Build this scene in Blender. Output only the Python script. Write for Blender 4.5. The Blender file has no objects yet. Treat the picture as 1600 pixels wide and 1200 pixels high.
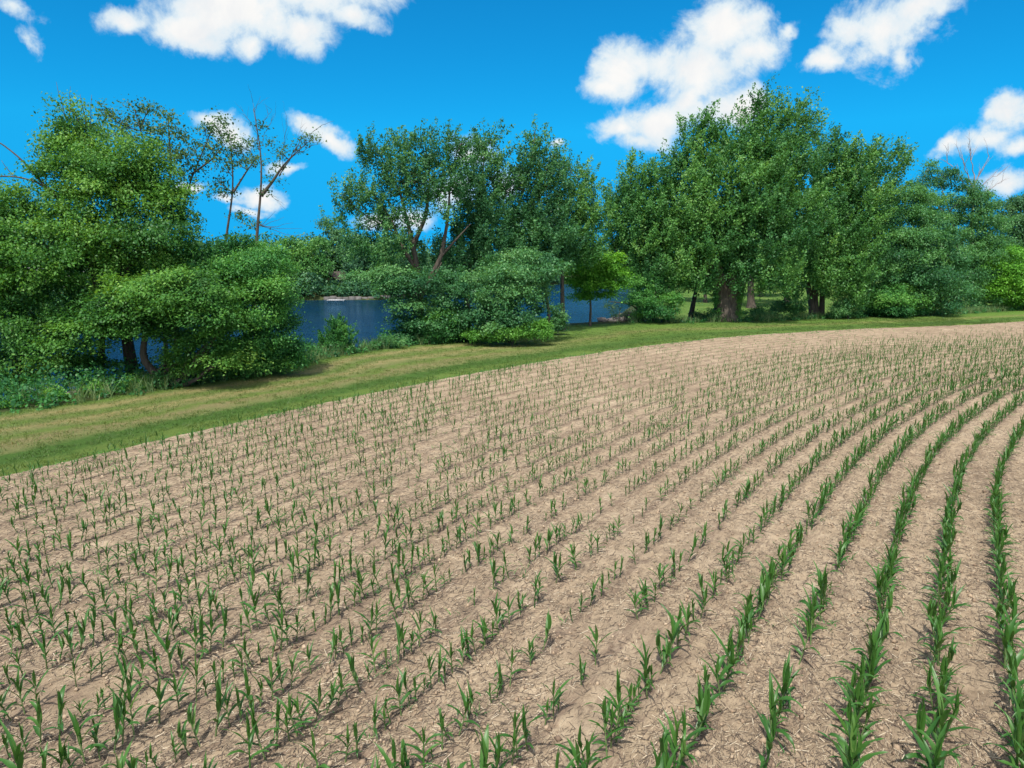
import bpy, math, random
import numpy as np
rng = np.random.default_rng(7)
random.seed(7)
R = math.radians
scene = bpy.context.scene
col = scene.collection
# ------------------------------------------------------------------ camera
F = 1109.0                       # focal length in photo pixels (1600 wide)
CAM_H = 5.3
PITCH = math.atan(200.0 / F)
CP, SP = math.cos(PITCH), math.sin(PITCH)
cam = bpy.data.cameras.new('camera')
cam.sensor_width = 36.0
cam.lens = 36.0 * F / 1600.0
cam.clip_start, cam.clip_end = 0.1, 9000
co = bpy.data.objects.new('camera', cam)
col.objects.link(co)
co.location = (0, 0, CAM_H)
co.rotation_euler = (math.pi / 2 - PITCH, 0, 0)
scene.camera = co
scene.render.resolution_x, scene.render.resolution_y = 1024, 768
scene.view_settings.view_transform = 'Standard'
scene.view_settings.look = 'None'
scene.view_settings.exposure = 0.4
scene.view_settings.gamma = 1.0


def at(px, py, Y):
    """the point on the sight line of a photo pixel that lies Y metres ahead"""
    u, v = (px - 800) / F, (py - 600) / F
    t = Y / (CP - v * SP)
    return np.array([u * t, Y, CAM_H - t * (SP + v * CP)])


def ground(px, py, z=0.0):
    u, v = (px - 800) / F, (py - 600) / F
    t = (CAM_H - z) / (SP + v * CP)
    return np.array([u * t, t * (CP - v * SP), z])


def ppm(Y):
    return F / (Y * CP + 3.5 * SP)      # photo pixels per metre, roughly


# ------------------------------------------------------------------ nodes / materials
def nt_of(m):
    m.use_nodes = True
    m.node_tree.nodes.clear()
    return m.node_tree


class NT:
    def __init__(s, tree):
        s.t = tree

    def n(s, typ, ins=None, **kw):
        nd = s.t.nodes.new(typ)
        for k, v in kw.items():
            setattr(nd, k, v)
        for k, v in (ins or {}).items():
            if isinstance(v, bpy.types.NodeSocket):
                s.t.links.new(v, nd.inputs[k])
            else:
                nd.inputs[k].default_value = v
        return nd

    def math(s, op, a, b=0.0, c=0.0, clamp=False):
        nd = s.n('ShaderNodeMath', {0: a, 1: b, 2: c}, operation=op)
        nd.use_clamp = clamp
        return nd.outputs[0]

    def noise(s, vec, scale, detail=4, rough=0.55, dist=0.0):
        nd = s.n('ShaderNodeTexNoise', {'Scale': scale, 'Detail': detail, 'Roughness': rough, 'Distortion': dist})
        if vec is not None:
            s.t.links.new(vec, nd.inputs['Vector'])
        return nd.outputs[0]

    def ramp(s, fac, stops, interp='LINEAR'):
        nd = s.n('ShaderNodeValToRGB')
        s.t.links.new(fac, nd.inputs[0])
        cr = nd.color_ramp
        cr.interpolation = interp
        while len(cr.elements) > 1:
            cr.elements.remove(cr.elements[-1])
        for i, (p, c) in enumerate(stops):
            e = cr.elements[0] if i == 0 else cr.elements.new(p)
            e.position = p
            e.color = (*c, 1) if len(c) == 3 else c
        return nd.outputs[0]

    def mix(s, fac, a, b, mode='MIX'):
        nd = s.n('ShaderNodeMix', data_type='RGBA', blend_type=mode)
        for i, v in ((0, fac), (6, a), (7, b)):
            if isinstance(v, bpy.types.NodeSocket):
                s.t.links.new(v, nd.inputs[i])
            else:
                nd.inputs[i].default_value = v if i == 0 else (*v, 1)
        return nd.outputs[2]

    def smooth(s, v, lo, hi, a=0.0, b=1.0):
        nd = s.n('ShaderNodeMapRange', {0: v, 1: lo, 2: hi, 3: a, 4: b}, interpolation_type='SMOOTHSTEP')
        return nd.outputs[0]

    def attr(s, name):
        return s.n('ShaderNodeAttribute', attribute_name=name)

    def out(s, sh, world=False):
        o = s.n('ShaderNodeOutputWorld' if world else 'ShaderNodeOutputMaterial')
        s.t.links.new(sh, o.inputs[0])
        return o


def leaf_mat(name, stops, trans=0.3, rough=0.5, spec=0.3, tcol=None, gain=(1, 1, 1)):
    m = bpy.data.materials.new(name)
    t = NT(nt_of(m))
    f = t.attr('tint').outputs['Fac']
    c = t.ramp(f, [(p, tuple(min(1, x * k) for x, k in zip(q, gain))) for p, q in stops])
    bs = t.n('ShaderNodeBsdfPrincipled', {'Base Color': c, 'Roughness': rough, 'Specular IOR Level': spec})
    tc = t.mix(1.0, c, tcol or (1.5, 1.35, 0.6), 'MULTIPLY')
    tr = t.n('ShaderNodeBsdfTranslucent', {'Color': tc})
    mx = t.n('ShaderNodeMixShader', {0: trans, 1: bs.outputs[0], 2: tr.outputs[0]})
    t.out(mx.outputs[0])
    return m


def bark_mat(name, a, b, scale=6.0):
    m = bpy.data.materials.new(name)
    t = NT(nt_of(m))
    tc = t.n('ShaderNodeTexCoord').outputs['Object']
    mp = t.n('ShaderNodeMapping', {'Vector': tc, 'Scale': (1, 1, 0.25)}).outputs[0]
    n1 = t.noise(mp, scale, 6, 0.65)
    c = t.ramp(n1, [(0.3, a), (0.7, b)])
    bp = t.n('ShaderNodeBump', {'Strength': 0.8, 'Distance': 0.05, 'Height': n1})
    bs = t.n('ShaderNodeBsdfPrincipled', {'Base Color': c, 'Roughness': 0.9, 'Normal': bp.outputs[0], 'Specular IOR Level': 0.1})
    t.out(bs.outputs[0])
    return m


def plain_mat(name, a, b, scale=4.0, rough=0.8, bump=0.3):
    m = bpy.data.materials.new(name)
    t = NT(nt_of(m))
    tc = t.n('ShaderNodeTexCoord').outputs['Object']
    n1 = t.noise(tc, scale, 5, 0.6)
    c = t.ramp(n1, [(0.3, a), (0.7, b)])
    bp = t.n('ShaderNodeBump', {'Strength': bump, 'Distance': 0.05, 'Height': n1})
    bs = t.n('ShaderNodeBsdfPrincipled', {'Base Color': c, 'Roughness': rough, 'Normal': bp.outputs[0]})
    t.out(bs.outputs[0])
    return m


# ------------------------------------------------------------------ mesh helpers
def mesh(name, V, faces, mat, attrs=None, smooth=False, mats=None, mat_idx=None):
    """faces: list of int arrays (n,k)"""
    me = bpy.data.meshes.new(name)
    V = np.asarray(V, np.float32)
    faces = [np.asarray(f, np.int32) for f in faces if len(f)]
    nl = sum(f.size for f in faces)
    nf = sum(len(f) for f in faces)
    me.vertices.add(len(V))
    me.vertices.foreach_set('co', V.ravel())
    me.loops.add(nl)
    me.polygons.add(nf)
    me.loops.foreach_set('vertex_index', np.concatenate([f.ravel() for f in faces]))
    st, p = [], 0
    for f in faces:
        st.append(p + np.arange(len(f)) * f.shape[1])
        p += f.size
    me.polygons.foreach_set('loop_start', np.concatenate(st).astype(np.int32))
    if smooth:
        me.polygons.foreach_set('use_smooth', np.ones(nf, bool))
    for k, a in (attrs or {}).items():
        at_ = me.attributes.new(k, 'FLOAT', 'POINT')
        at_.data.foreach_set('value', np.asarray(a, np.float32))
    for mm in (mats or [mat]):
        me.materials.append(mm)
    if mat_idx is not None:
        me.polygons.foreach_set('material_index', np.asarray(mat_idx, np.int32))
    me.update(calc_edges=True)
    me.validate()
    return me


def link(name, me, parent=None):
    o = bpy.data.objects.new(name, me)
    col.objects.link(o)
    if parent is not None:
        o.parent = parent
    return o


def thing(name, label, cat, loc=(0, 0, 0), group=None, data=None):
    o = bpy.data.objects.new(name, data)
    col.objects.link(o)
    o.location = loc
    o['label'], o['category'] = label, cat
    if group:
        o['group'] = group
    return o


def kind(o, k, label=None, cat=None):
    o['kind'] = k
    if label:
        o['label'] = label
    if cat:
        o['category'] = cat
    return o


class MB:
    """collects tubes, boxes and quads for one mesh"""

    def __init__(s):
        s.v, s.q, s.t, s.n = [], [], [], 0

    def add(s, v, q=None, t=None):
        v = np.asarray(v, float)
        s.v.append(v)
        if q is not None and len(q):
            s.q.append(np.asarray(q) + s.n)
        if t is not None and len(t):
            s.t.append(np.asarray(t) + s.n)
        s.n += len(v)

    def tube(s, pts, rad, k=7, wob=0.0):
        pts = np.asarray(pts, float)
        rad = np.broadcast_to(np.asarray(rad, float), (len(pts),))
        d = np.gradient(pts, axis=0)
        d /= np.linalg.norm(d, axis=1)[:, None] + 1e-9
        ref = np.array([0.31, 0.95, 0.07]) if abs(d[0][2]) > 0.7 else np.array([0.05, 0.1, 1.0])
        a = np.cross(d, ref)
        a /= np.linalg.norm(a, axis=1)[:, None] + 1e-9
        b = np.cross(d, a)
        th = np.linspace(0, 2 * math.pi, k, endpoint=False)
        rr = rad[:, None] * (1 + wob * rng.normal(size=(len(pts), k)))
        v = pts[:, None, :] + rr[..., None] * (np.cos(th)[None, :, None] * a[:, None, :] + np.sin(th)[None, :, None] * b[:, None, :])
        n = len(pts)
        i = np.arange(n - 1)[:, None] * k
        j = np.arange(k)[None, :]
        q = np.stack([i + j, i + (j + 1) % k, i + k + (j + 1) % k, i + k + j], -1).reshape(-1, 4)
        v = np.concatenate([v.reshape(-1, 3), pts[-1:]])
        t = np.stack([(n - 1) * k + np.arange(k), (n - 1) * k + (np.arange(k) + 1) % k, np.full(k, n * k)], -1)
        s.add(v, q, t)

    def box(s, c, size, rz=0.0):
        x, y, z = np.array(size) / 2
        v = np.array([(-x, -y, -z), (x, -y, -z), (x, y, -z), (-x, y, -z), (-x, -y, z), (x, -y, z), (x, y, z), (-x, y, z)])
        cr, sr = math.cos(rz), math.sin(rz)
        v = np.c_[v[:, 0] * cr - v[:, 1] * sr, v[:, 0] * sr + v[:, 1] * cr, v[:, 2]] + np.asarray(c)
        s.add(v, [(0, 3, 2, 1), (4, 5, 6, 7), (0, 1, 5, 4), (1, 2, 6, 5), (2, 3, 7, 6), (3, 0, 4, 7)])

    def build(s, name, mat, parent=None, smooth=False):
        me = s.mesh(name, mat, smooth)
        return link(name, me, parent)

    def mesh(s, name, mat, smooth=False):
        fs = []
        if s.q:
            fs.append(np.concatenate(s.q))
        if s.t:
            fs.append(np.concatenate(s.t))
        return mesh(name, np.concatenate(s.v), fs, mat, smooth=smooth)


def unit(v):
    return v / (np.linalg.norm(v, axis=-1, keepdims=True) + 1e-9)


# smooth value noise on the plane, for the terrain and for where corn grows
_tab = rng.random((256, 256))


def vnoise(x, y, sc=1.0):
    x, y = np.asarray(x) * sc + 57.3, np.asarray(y) * sc + 91.7
    i, j = np.floor(x).astype(int), np.floor(y).astype(int)
    fx, fy = x - i, y - j
    fx, fy = fx * fx * (3 - 2 * fx), fy * fy * (3 - 2 * fy)
    g = lambda a, b: _tab[a % 256, b % 256]
    return (g(i, j) * (1 - fx) + g(i + 1, j) * fx) * (1 - fy) + (g(i, j + 1) * (1 - fx) + g(i + 1, j + 1) * fx) * fy


def fbm(x, y, sc, o=4):
    r, a, t = 0, 1.0, 0
    for k in range(o):
        r = r + a * vnoise(x, y, sc * 2 ** k)
        t += a
        a *= 0.5
    return r / t


# ------------------------------------------------------------------ plan of the place
# centre line of a crop row; all rows and the field's edge run parallel to it
BASE = np.array([(-7.14, -6.58), (-5.82, -4.46), (-4.49, -2.34), (-3.18, -0.21), (-1.88, 1.92), (-0.58, 4.06), (0.71, 6.2), (1.99, 8.34), (3.29, 10.48), (4.62, 12.6), (5.97, 14.7), (7.39, 16.76), (8.87, 18.77), (10.44, 20.72), (12.08, 22.61), (13.77, 24.45), (15.5, 26.26), (17.28, 28.01), (19.16, 29.66), (21.15, 31.17), (23.25, 32.52), (25.45, 33.71), (27.73, 34.74), (30.07, 35.62), (32.44, 36.39), (34.83, 37.12), (37.22, 37.87), (39.59, 38.66), (41.94, 39.53), (44.23, 40.52), (46.46, 41.64), (48.62, 42.9)]) * (5.3 / 5.2)
SPACING = 0.76
D_EDGE = -16.55 * 5.3 / 5.2            # the field's edge, left of the line


def resample(P, ds):
    L = np.r_[0, np.cumsum(np.linalg.norm(np.diff(P, axis=0), axis=1))]
    s = np.arange(0, L[-1], ds)
    out = np.c_[np.interp(s, L, P[:, 0]), np.interp(s, L, P[:, 1])]
    k = max(3, int(3.0 / ds) | 1)
    ker = np.ones(k) / k
    for c in range(2):
        pad = np.r_[2 * out[0, c] - out[k // 2:0:-1, c], out[:, c], 2 * out[-1, c] - out[-2:-k // 2 - 1:-1, c]]
        out[:, c] = np.convolve(pad, ker, 'valid')
    return out


_d0 = unit(BASE[0] - BASE[1])
_d1 = unit(np.array([0.94, 0.34]))
BASE = np.concatenate([(BASE[0] + _d0 * np.arange(30, 0, -3)[:, None]), BASE, BASE[-1] + _d1 * np.arange(3, 60, 3)[:, None]])
ROW = resample(BASE, 0.1)
_t = unit(np.gradient(ROW, axis=0))
ROWN = np.c_[_t[:, 1], -_t[:, 0]]        # to the right of the row
ROWT = _t
EDGE = (ROW + ROWN * D_EDGE)[::5]


def polydist(P, Q):
    """signed distance of points P to polyline Q (right positive)"""
    P = np.asarray(P, float)
    best = np.full(len(P), 1e18)
    sg = np.ones(len(P))
    for c in range(0, len(P), 20000):
        p = P[c:c + 20000]
        a, b = Q[:-1], Q[1:]
        ab = b - a
        # coarse: nearest vertex, then its two segments
        d2 = (p[:, None, 0] - Q[None, :, 0]) ** 2 + (p[:, None, 1] - Q[None, :, 1]) ** 2
        j = np.argmin(d2, 1)
        bb, ss = np.full(len(p), 1e18), np.ones(len(p))
        for o in (-1, 0):
            k = np.clip(j + o, 0, len(Q) - 2)
            ap = p - a[k]
            t = np.clip((ap * ab[k]).sum(1) / (ab[k] ** 2).sum(1), 0, 1)
            r = ap - ab[k] * t[:, None]
            d = (r ** 2).sum(1)
            cr = ap[:, 0] * ab[k][:, 1] - ap[:, 1] * ab[k][:, 0]
            m = d < bb
            bb[m], ss[m] = d[m], np.where(cr[m] >= 0, 1, -1)
        best[c:c + 20000], sg[c:c + 20000] = np.sqrt(bb), ss
    return best * sg


# far rim of the mown strip, where the growth on the bank begins
VEG_PX = [(0, 645), (100, 632), (200, 618), (300, 603), (400, 588), (470, 572), (500, 560), (560, 552), (640, 540), (700, 535), (760, 533), (840, 525), (866, 510), (960, 505), (1040, 504), (1100, 505), (1200, 502), (1300, 497), (1400, 494), (1500, 490), (1560, 487), (1600, 483)]
VEG = np.array([ground(*p)[:2] for p in VEG_PX])
VEG = np.concatenate([VEG[0] + unit(VEG[0] - VEG[1]) * np.arange(60, 0, -6)[:, None], VEG, VEG[-1] + unit(np.array([1.0, 0.72])) * np.arange(6, 90, 6)[:, None]])
VEG = resample(VEG, 0.5)
WATER_Z = -1.5
FAR_SHORE = np.array([(-420, 30), (-250, 57), (-140, 70), (-65, 86), (-46, 101), (-35, 114), (-21, 115), (-17, 121), (-12, 142), (9, 174), (38, 206), (106, 262)], float)


def right_shore(y):
    return np.interp(y, [0, 52, 57, 62, 68, 80, 110, 150, 200, 300], [11.5, 8.0, 7.2, 8.3, 10.0, 13.5, 21, 31, 46, 90])


def smst(x):
    x = np.clip(x, 0, 1)
    return x * x * (3 - 2 * x)


def terrain(x, y):
    x, y = np.asarray(x, float), np.asarray(y, float)
    P = np.c_[x, y]
    dv = -polydist(P, VEG)                       # beyond the strip positive
    de = -polydist(P, EDGE)                      # outside the field positive
    fy = np.interp(x, FAR_SHORE[:, 0], FAR_SHORE[:, 1])
    inr = np.minimum(np.minimum(dv - 1.0 - 0.8 * vnoise(x, y, 0.5), (right_shore(y) - x + 2.2) * 0.9), (fy - y + 1.5) * 0.8)
    dep = smst(inr / 7.0)
    # beyond the strip on the right: a short drop, then a lawn under the trees
    lawn = smst((x - right_shore(y) - 1.0) / 6.0) * smst((dv - 0.6) / 3.0)
    z = -3.0 * dep - lawn * (0.75 - 0.5 * smst((dv - 14) / 40.0)) * (1 - dep)
    far = smst((y - fy - 3) / 30.0)
    z = z + far * 2.2
    z = z + (fbm(x, y, 0.35, 3) - 0.5) * 0.14 * smst((de - 1) / 3)
    z = z - 0.15 * smst((-de - 0.15) / 0.35)
    hill = smst((np.hypot(x, y) - 300) / 900.0)
    return z + hill * 5.0 * fbm(x, y, 0.004, 3), dv, de, inr


def tz(x, y):
    return float(terrain([x], [y])[0][0])


# ------------------------------------------------------------------ ground
def build_ground():
    ang = np.concatenate([np.linspace(-46, 46, 640), np.linspace(46, 314, 92)[1:-1]])
    rad = np.concatenate([[0.4], np.geomspace(2.5, 260, 400), np.geomspace(280, 5000, 26)])
    A, Rr = np.meshgrid(np.radians(ang), rad)
    x, y = (np.sin(A) * Rr).ravel(), (np.cos(A) * Rr).ravel()
    z, dv, de, inr = terrain(x, y)
    na, nr = len(ang), len(rad)
    i, j = np.arange(nr - 1)[:, None] * na, np.arange(na)[None, :]
    q = np.stack([i + j, i + na + j, i + na + (j + 1) % na, i + (j + 1) % na], -1).reshape(-1, 4)
    V = np.r_[np.c_[x, y, z], [[0, 0, z[0]]]]
    t = np.stack([np.arange(na), (np.arange(na) + 1) % na, np.full(na, len(V) - 1)], -1)
    pad = lambda a: np.r_[a, a[:1]]
    m = bpy.data.materials.new('grass_ground')
    n = NT(nt_of(m))
    pos = n.n('ShaderNodeNewGeometry').outputs['Position']
    ac, dvv = n.attr('across').outputs['Fac'], n.attr('beyond').outputs['Fac']
    big, med, fine = n.noise(pos, 0.35, 4), n.noise(pos, 1.7, 5, 0.6), n.noise(pos, 14.0, 6, 0.7)
    blades = n.noise(pos, 55.0, 4, 0.7)
    w = n.math('ADD', ac, n.math('MULTIPLY', n.math('SUBTRACT', big, 0.5), 0.20))
    w = n.math('ADD', w, n.math('MULTIPLY', n.math('SUBTRACT', med, 0.5), 0.14))
    G1, G2, OL, TAN, BR = (0.135, 0.205, 0.045), (0.075, 0.150, 0.030), (0.190, 0.212, 0.075), (0.30, 0.262, 0.112), (0.31, 0.245, 0.112)
    strip = n.ramp(w, [(0.0, G1), (0.06, G1), (0.12, G2), (0.21, G2), (0.28, OL), (0.38, (0.25, 0.22, 0.10)), (0.46, G1), (0.52, OL), (0.60, TAN), (0.64, OL), (0.70, G1), (0.76, OL), (0.82, TAN), (0.88, OL), (0.93, G1), (1.0, G2)])
    green = n.ramp(w, [(0.0, G1), (0.2, G2), (0.4, G1), (0.5, (0.2, 0.205, 0.07)), (0.6, G1), (0.8, (0.11, 0.20, 0.035)), (1.0, G2)])
    sx = n.n('ShaderNodeSeparateXYZ', {0: pos})
    rightness = n.smooth(n.math('ADD', sx.outputs[0], n.math('MULTIPLY', sx.outputs[1], 0.6)), 18, 36)
    strip = n.mix(rightness, strip, green)
    wild = n.ramp(med, [(0.3, (0.022, 0.036, 0.014)), (0.55, (0.05, 0.07, 0.025)), (0.75, (0.12, 0.09, 0.05))])
    lawn = n.ramp(big, [(0.3, (0.06, 0.13, 0.025)), (0.6, (0.11, 0.19, 0.04)), (0.8, (0.22, 0.2, 0.09))])
    lw = n.attr('lawn').outputs['Fac']
    wild = n.mix(lw, wild, lawn)
    c = n.mix(n.smooth(n.math('ADD', dvv, n.math('MULTIPLY', n.math('SUBTRACT', med, 0.5), 1.2)), -0.25, 0.35), strip, wild)
    bald = n.math('MULTIPLY', n.smooth(med, 0.62, 0.72), n.smooth(fine, 0.45, 0.6))
    c = n.mix(n.math('MULTIPLY', bald, 0.5), c, (0.36, 0.27, 0.16))
    v = n.math('ADD', n.math('MULTIPLY', fine, 0.9), n.math('MULTIPLY', blades, 0.7))
    c = n.mix(1.0, c, n.ramp(v, [(0.42, (0.45, 0.46, 0.46)), (0.8, (1.0, 1.0, 1.0)), (1.15, (1.4, 1.38, 1.3))]), 'MULTIPLY')
    bp = n.n('ShaderNodeBump', {'Strength': 0.9, 'Distance': 0.12, 'Height': v})
    bs = n.n('ShaderNodeBsdfPrincipled', {'Base Color': c, 'Roughness': 0.9, 'Normal': bp.outputs[0], 'Specular IOR Level': 0.1})
    n.out(bs.outputs[0])
    across = np.clip(de / np.maximum(de - dv, 0.5), -0.2, 1.2)
    lawn = smst((x - right_shore(y) - 1.5) / 3.0) * smst((dv - 3.2) / 2.0) + smst((y - np.interp(x, FAR_SHORE[:, 0], FAR_SHORE[:, 1]) - 6) / 6)
    me = mesh('grassland', V, [q, t], m, {'across': pad(across), 'beyond': pad(dv), 'lawn': pad(np.clip(lawn, 0, 1))}, smooth=True)
    kind(link('grassland', me), 'structure')


def field_relief(s_, d_, x, y):
    """height of the soil: low ridges along the rows, clods and furrow marks"""
    row = np.cos(2 * math.pi * d_ / SPACING)
    z = 0.018 * row + 0.03 * (fbm(x, y, 1.3, 3) - 0.5) + 0.05 * (fbm(x, y, 6.0, 3) - 0.5)
    z += 0.03 * (vnoise(d_ * 9 + 3 * vnoise(x, y, 1.2), s_ * 1.3, 1.0) - 0.5)
    edge = d_ - D_EDGE
    e = smst((edge - 0.35 * fbm(x, y, 2.2, 3)) / 0.5)
    return (z + 0.035) * e - 0.03 * (1 - e) + 0.07 * np.exp(-((edge - 0.5) / 0.28) ** 2) * fbm(x, y, 1.6, 3)


def row_point(i, d):
    return ROW[i] + ROWN[i] * np.asarray(d)[..., None]


def build_field():
    S = np.arange(len(ROW)) * 0.1
    s0 = S[np.argmin(np.hypot(*(ROW - np.array([0.6, 5.2])).T))]
    s = np.concatenate([np.arange(0, s0 - 6, 0.6), np.arange(s0 - 6, s0 + 13, 0.05), np.arange(s0 + 13, s0 + 40, 0.16), np.arange(s0 + 40, S[-1] - 0.2, 0.5)])
    d = np.concatenate([np.arange(D_EDGE, 8.0, 0.0506), np.arange(8.0, 17.0, 0.3)])
    px = lambda a: np.interp(s, S, a)
    c, nn = np.c_[px(ROW[:, 0]), px(ROW[:, 1])], np.c_[px(ROWN[:, 0]), px(ROWN[:, 1])]
    XY = c[:, None, :] + nn[:, None, :] * d[None, :, None]
    x, y = XY[..., 0].ravel(), XY[..., 1].ravel()
    sg, dg = np.repeat(s, len(d)), np.tile(d, len(s))
    z = field_relief(sg, dg, x, y)
    n0, n1 = len(s), len(d)
    i, j = np.arange(n0 - 1)[:, None] * n1, np.arange(n1 - 1)[None, :]
    q = np.stack([i + j, i + j + 1, i + n1 + j + 1, i + n1 + j], -1).reshape(-1, 4)
    m = bpy.data.materials.new('dry_soil')
    n = NT(nt_of(m))
    pos = n.n('ShaderNodeNewGeometry').outputs['Position']
    al, dd = n.attr('along').outputs['Fac'], n.attr('offset').outputs['Fac']
    rowv = n.n('ShaderNodeCombineXYZ', {0: n.math('MULTIPLY', al, 1.0), 1: n.math('MULTIPLY', dd, 5.0), 2: 0.0}).outputs[0]
    big, med, fine, grit = n.noise(pos, 0.22, 4), n.noise(pos, 1.6, 5, 0.6), n.noise(pos, 9.0, 6, 0.7), n.noise(pos, 60.0, 4, 0.7)
    streak, streak2 = n.noise(rowv, 2.4, 6, 0.72, 0.6), n.noise(rowv, 9.0, 4, 0.7, 0.4)
    base = n.ramp(n.math('ADD', n.math('MULTIPLY', med, 0.6), n.math('MULTIPLY', big, 0.4)), [(0.34, (0.225, 0.168, 0.115)), (0.5, (0.325, 0.250, 0.170)), (0.66, (0.395, 0.312, 0.218))])
    # dried crust is paler, the worked streaks along the rows and old chaff browner
    st = n.smooth(n.math('ADD', n.math('MULTIPLY', streak, 0.6), n.math('MULTIPLY', streak2, 0.4)), 0.46, 0.62)
    base = n.mix(n.math('MULTIPLY', st, 0.55), base, (0.15, 0.11, 0.082))
    band = n.math('ADD', n.math('MULTIPLY', n.math('COSINE', n.math('MULTIPLY', dd, 2 * math.pi / SPACING)), 0.5), n.math('MULTIPLY', n.math('SUBTRACT', streak, 0.5), 3.0))  # row lines painted darker for chaff residue and the plants' shadows
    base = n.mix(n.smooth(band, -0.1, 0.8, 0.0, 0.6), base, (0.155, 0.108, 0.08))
    v = n.math('ADD', n.math('MULTIPLY', fine, 0.8), n.math('MULTIPLY', grit, 0.6))
    base = n.mix(1.0, base, n.ramp(v, [(0.4, (0.55, 0.53, 0.52)), (0.72, (1, 1, 1)), (1.0, (1.3, 1.3, 1.3))]), 'MULTIPLY')
    hgt = n.math('ADD', n.math('ADD', n.math('MULTIPLY', fine, 0.5), n.math('MULTIPLY', grit, 0.25)), n.math('MULTIPLY', streak, -0.5))
    bp = n.n('ShaderNodeBump', {'Strength': 0.85, 'Distance': 0.06, 'Height': hgt})
    bs = n.n('ShaderNodeBsdfPrincipled', {'Base Color': base, 'Roughness': 0.95, 'Normal': bp.outputs[0], 'Specular IOR Level': 0.05})
    n.out(bs.outputs[0])
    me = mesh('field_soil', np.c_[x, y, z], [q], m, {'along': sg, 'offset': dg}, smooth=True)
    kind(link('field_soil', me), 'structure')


def build_water():
    m = bpy.data.materials.new('river_water')
    n = NT(nt_of(m))
    pos = n.n('ShaderNodeNewGeometry').outputs['Position']
    mp = n.n('ShaderNodeMapping', {'Vector': pos, 'Scale': (0.55, 1.5, 1.0), 'Rotation': (0, 0, R(12))}).outputs[0]
    w1, w2 = n.noise(mp, 0.9, 5, 0.6, 0.5), n.noise(mp, 4.0, 3, 0.6)
    gust = n.smooth(n.noise(pos, 0.07, 3), 0.35, 0.65, 0.5, 1.0)
    h = n.math('MULTIPLY', n.math('ADD', w1, n.math('MULTIPLY', w2, 0.25)), gust)
    bp = n.n('ShaderNodeBump', {'Strength': 1.0, 'Distance': 0.3, 'Height': h})
    gl = n.n('ShaderNodeBsdfGlossy', {'Color': (0.38, 0.72, 0.98, 1), 'Roughness': 0.05, 'Normal': bp.outputs[0]})
    df = n.n('ShaderNodeBsdfDiffuse', {'Color': (0.004, 0.022, 0.048, 1)})
    fr = n.n('ShaderNodeFresnel', {'IOR': 1.33, 'Normal': bp.outputs[0]})
    bs = n.n('ShaderNodeMixShader', {0: fr.outputs[0], 1: df.outputs[0], 2: gl.outputs[0]})
    n.out(bs.outputs[0])
    gx, gy = np.linspace(-420, 160, 60), np.linspace(12, 420, 50)
    X, Y = np.meshgrid(gx, gy)
    i, j = np.arange(49)[:, None] * 60, np.arange(59)[None, :]
    q = np.stack([i + j, i + j + 1, i + 61 + j, i + 60 + j], -1).reshape(-1, 4)
    me = mesh('river_water', np.c_[X.ravel(), Y.ravel(), np.full(X.size, WATER_Z)], [q], m, smooth=True)
    kind(link('river_water', me), 'structure')


# ------------------------------------------------------------------ foliage
def leaves(C, out, size, L, csz, style, tint, wind=None):
    """leaf quads round clump centres C; out: outward unit vectors; csz: clump radius per clump"""
    n = len(C)
    C, out = np.repeat(C, L, 0), np.repeat(out, L, 0)
    cs = np.repeat(csz, L)[:, None]
    tn = np.repeat(tint, L) + rng.normal(0, 0.10, n * L)
    g = rng.normal(0, 0.5, (n * L, 3))
    if style == 'layer':                          # flat sprays, tips drooping outward
        h = np.c_[out[:, :2], np.zeros(n * L)]
        h = unit(h + rng.normal(0, 0.25, h.shape) * [1, 1, 0])
        off = g * [0.95, 0.95, 0.52] + h * (rng.random((n * L, 1)) * 1.0 - 0.3)
        off[:, 2] -= 0.12 * (off[:, 0] ** 2 + off[:, 1] ** 2)
        tip = unit(h + rng.normal(0, 0.7, h.shape) * [1, 1, 0.5] + [0, 0, -0.28])
        nb = np.array([0, 0, 1.25])
    elif style == 'spray':                        # tilted leafy sprays, no tiers
        ax = np.repeat(unit(out[::L] * [1, 1, .6] + rng.normal(0, .45, (n, 3)) + [0, 0, .15]), L, 0)
        off = ax * (rng.random((n * L, 1)) * 1.9 - .8) + g * [.75, .75, .55]
        tip = unit(ax * .6 + rng.normal(0, .7, ax.shape) + [0, 0, -.25])
        nb = np.array([0, 0, 0.95])
    elif style == 'flame':                        # sprays that sweep upward
        ax = unit(out * 0.65 + np.array([0.18, 0.0, 0.85]) + rng.normal(0, 0.25, out.shape))
        ax = np.repeat(ax[::L], L, 0)
        u = rng.random((n * L, 1)) * 2 - 0.9
        off = ax * u * 1.30 + g * 0.40 * (1.15 - 0.6 * np.clip(u, 0, 1))
        tip = unit(ax * 0.7 + rng.normal(0, 0.7, out.shape))
        nb = np.array([0, 0, 0.75])
    else:
        off = g * [0.9, 0.9, 0.62]
        tip = unit(out * 0.5 + rng.normal(0, 0.8, out.shape) + [0, 0, -0.15])
        nb = np.array([0, 0, 0.8])
    P = C + off * cs
    nrm = unit(rng.normal(0, 0.55, P.shape) + nb + out * 0.5)
    side = unit(np.cross(tip, nrm))
    s = size * rng.uniform(0.6, 1.35, (len(P), 1))
    wd = s * rng.uniform(0.26, 0.36, (len(P), 1))
    mid = P + tip * s * 0.45 + nrm * s * 0.06
    V = np.stack([P, mid + side * wd, P + tip * s - nrm * s * 0.10, mid - side * wd], 1).reshape(-1, 3)
    q = np.arange(len(V)).reshape(-1, 4)
    return V, q, np.repeat(np.clip(tn, 0, 1), 4)


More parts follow.
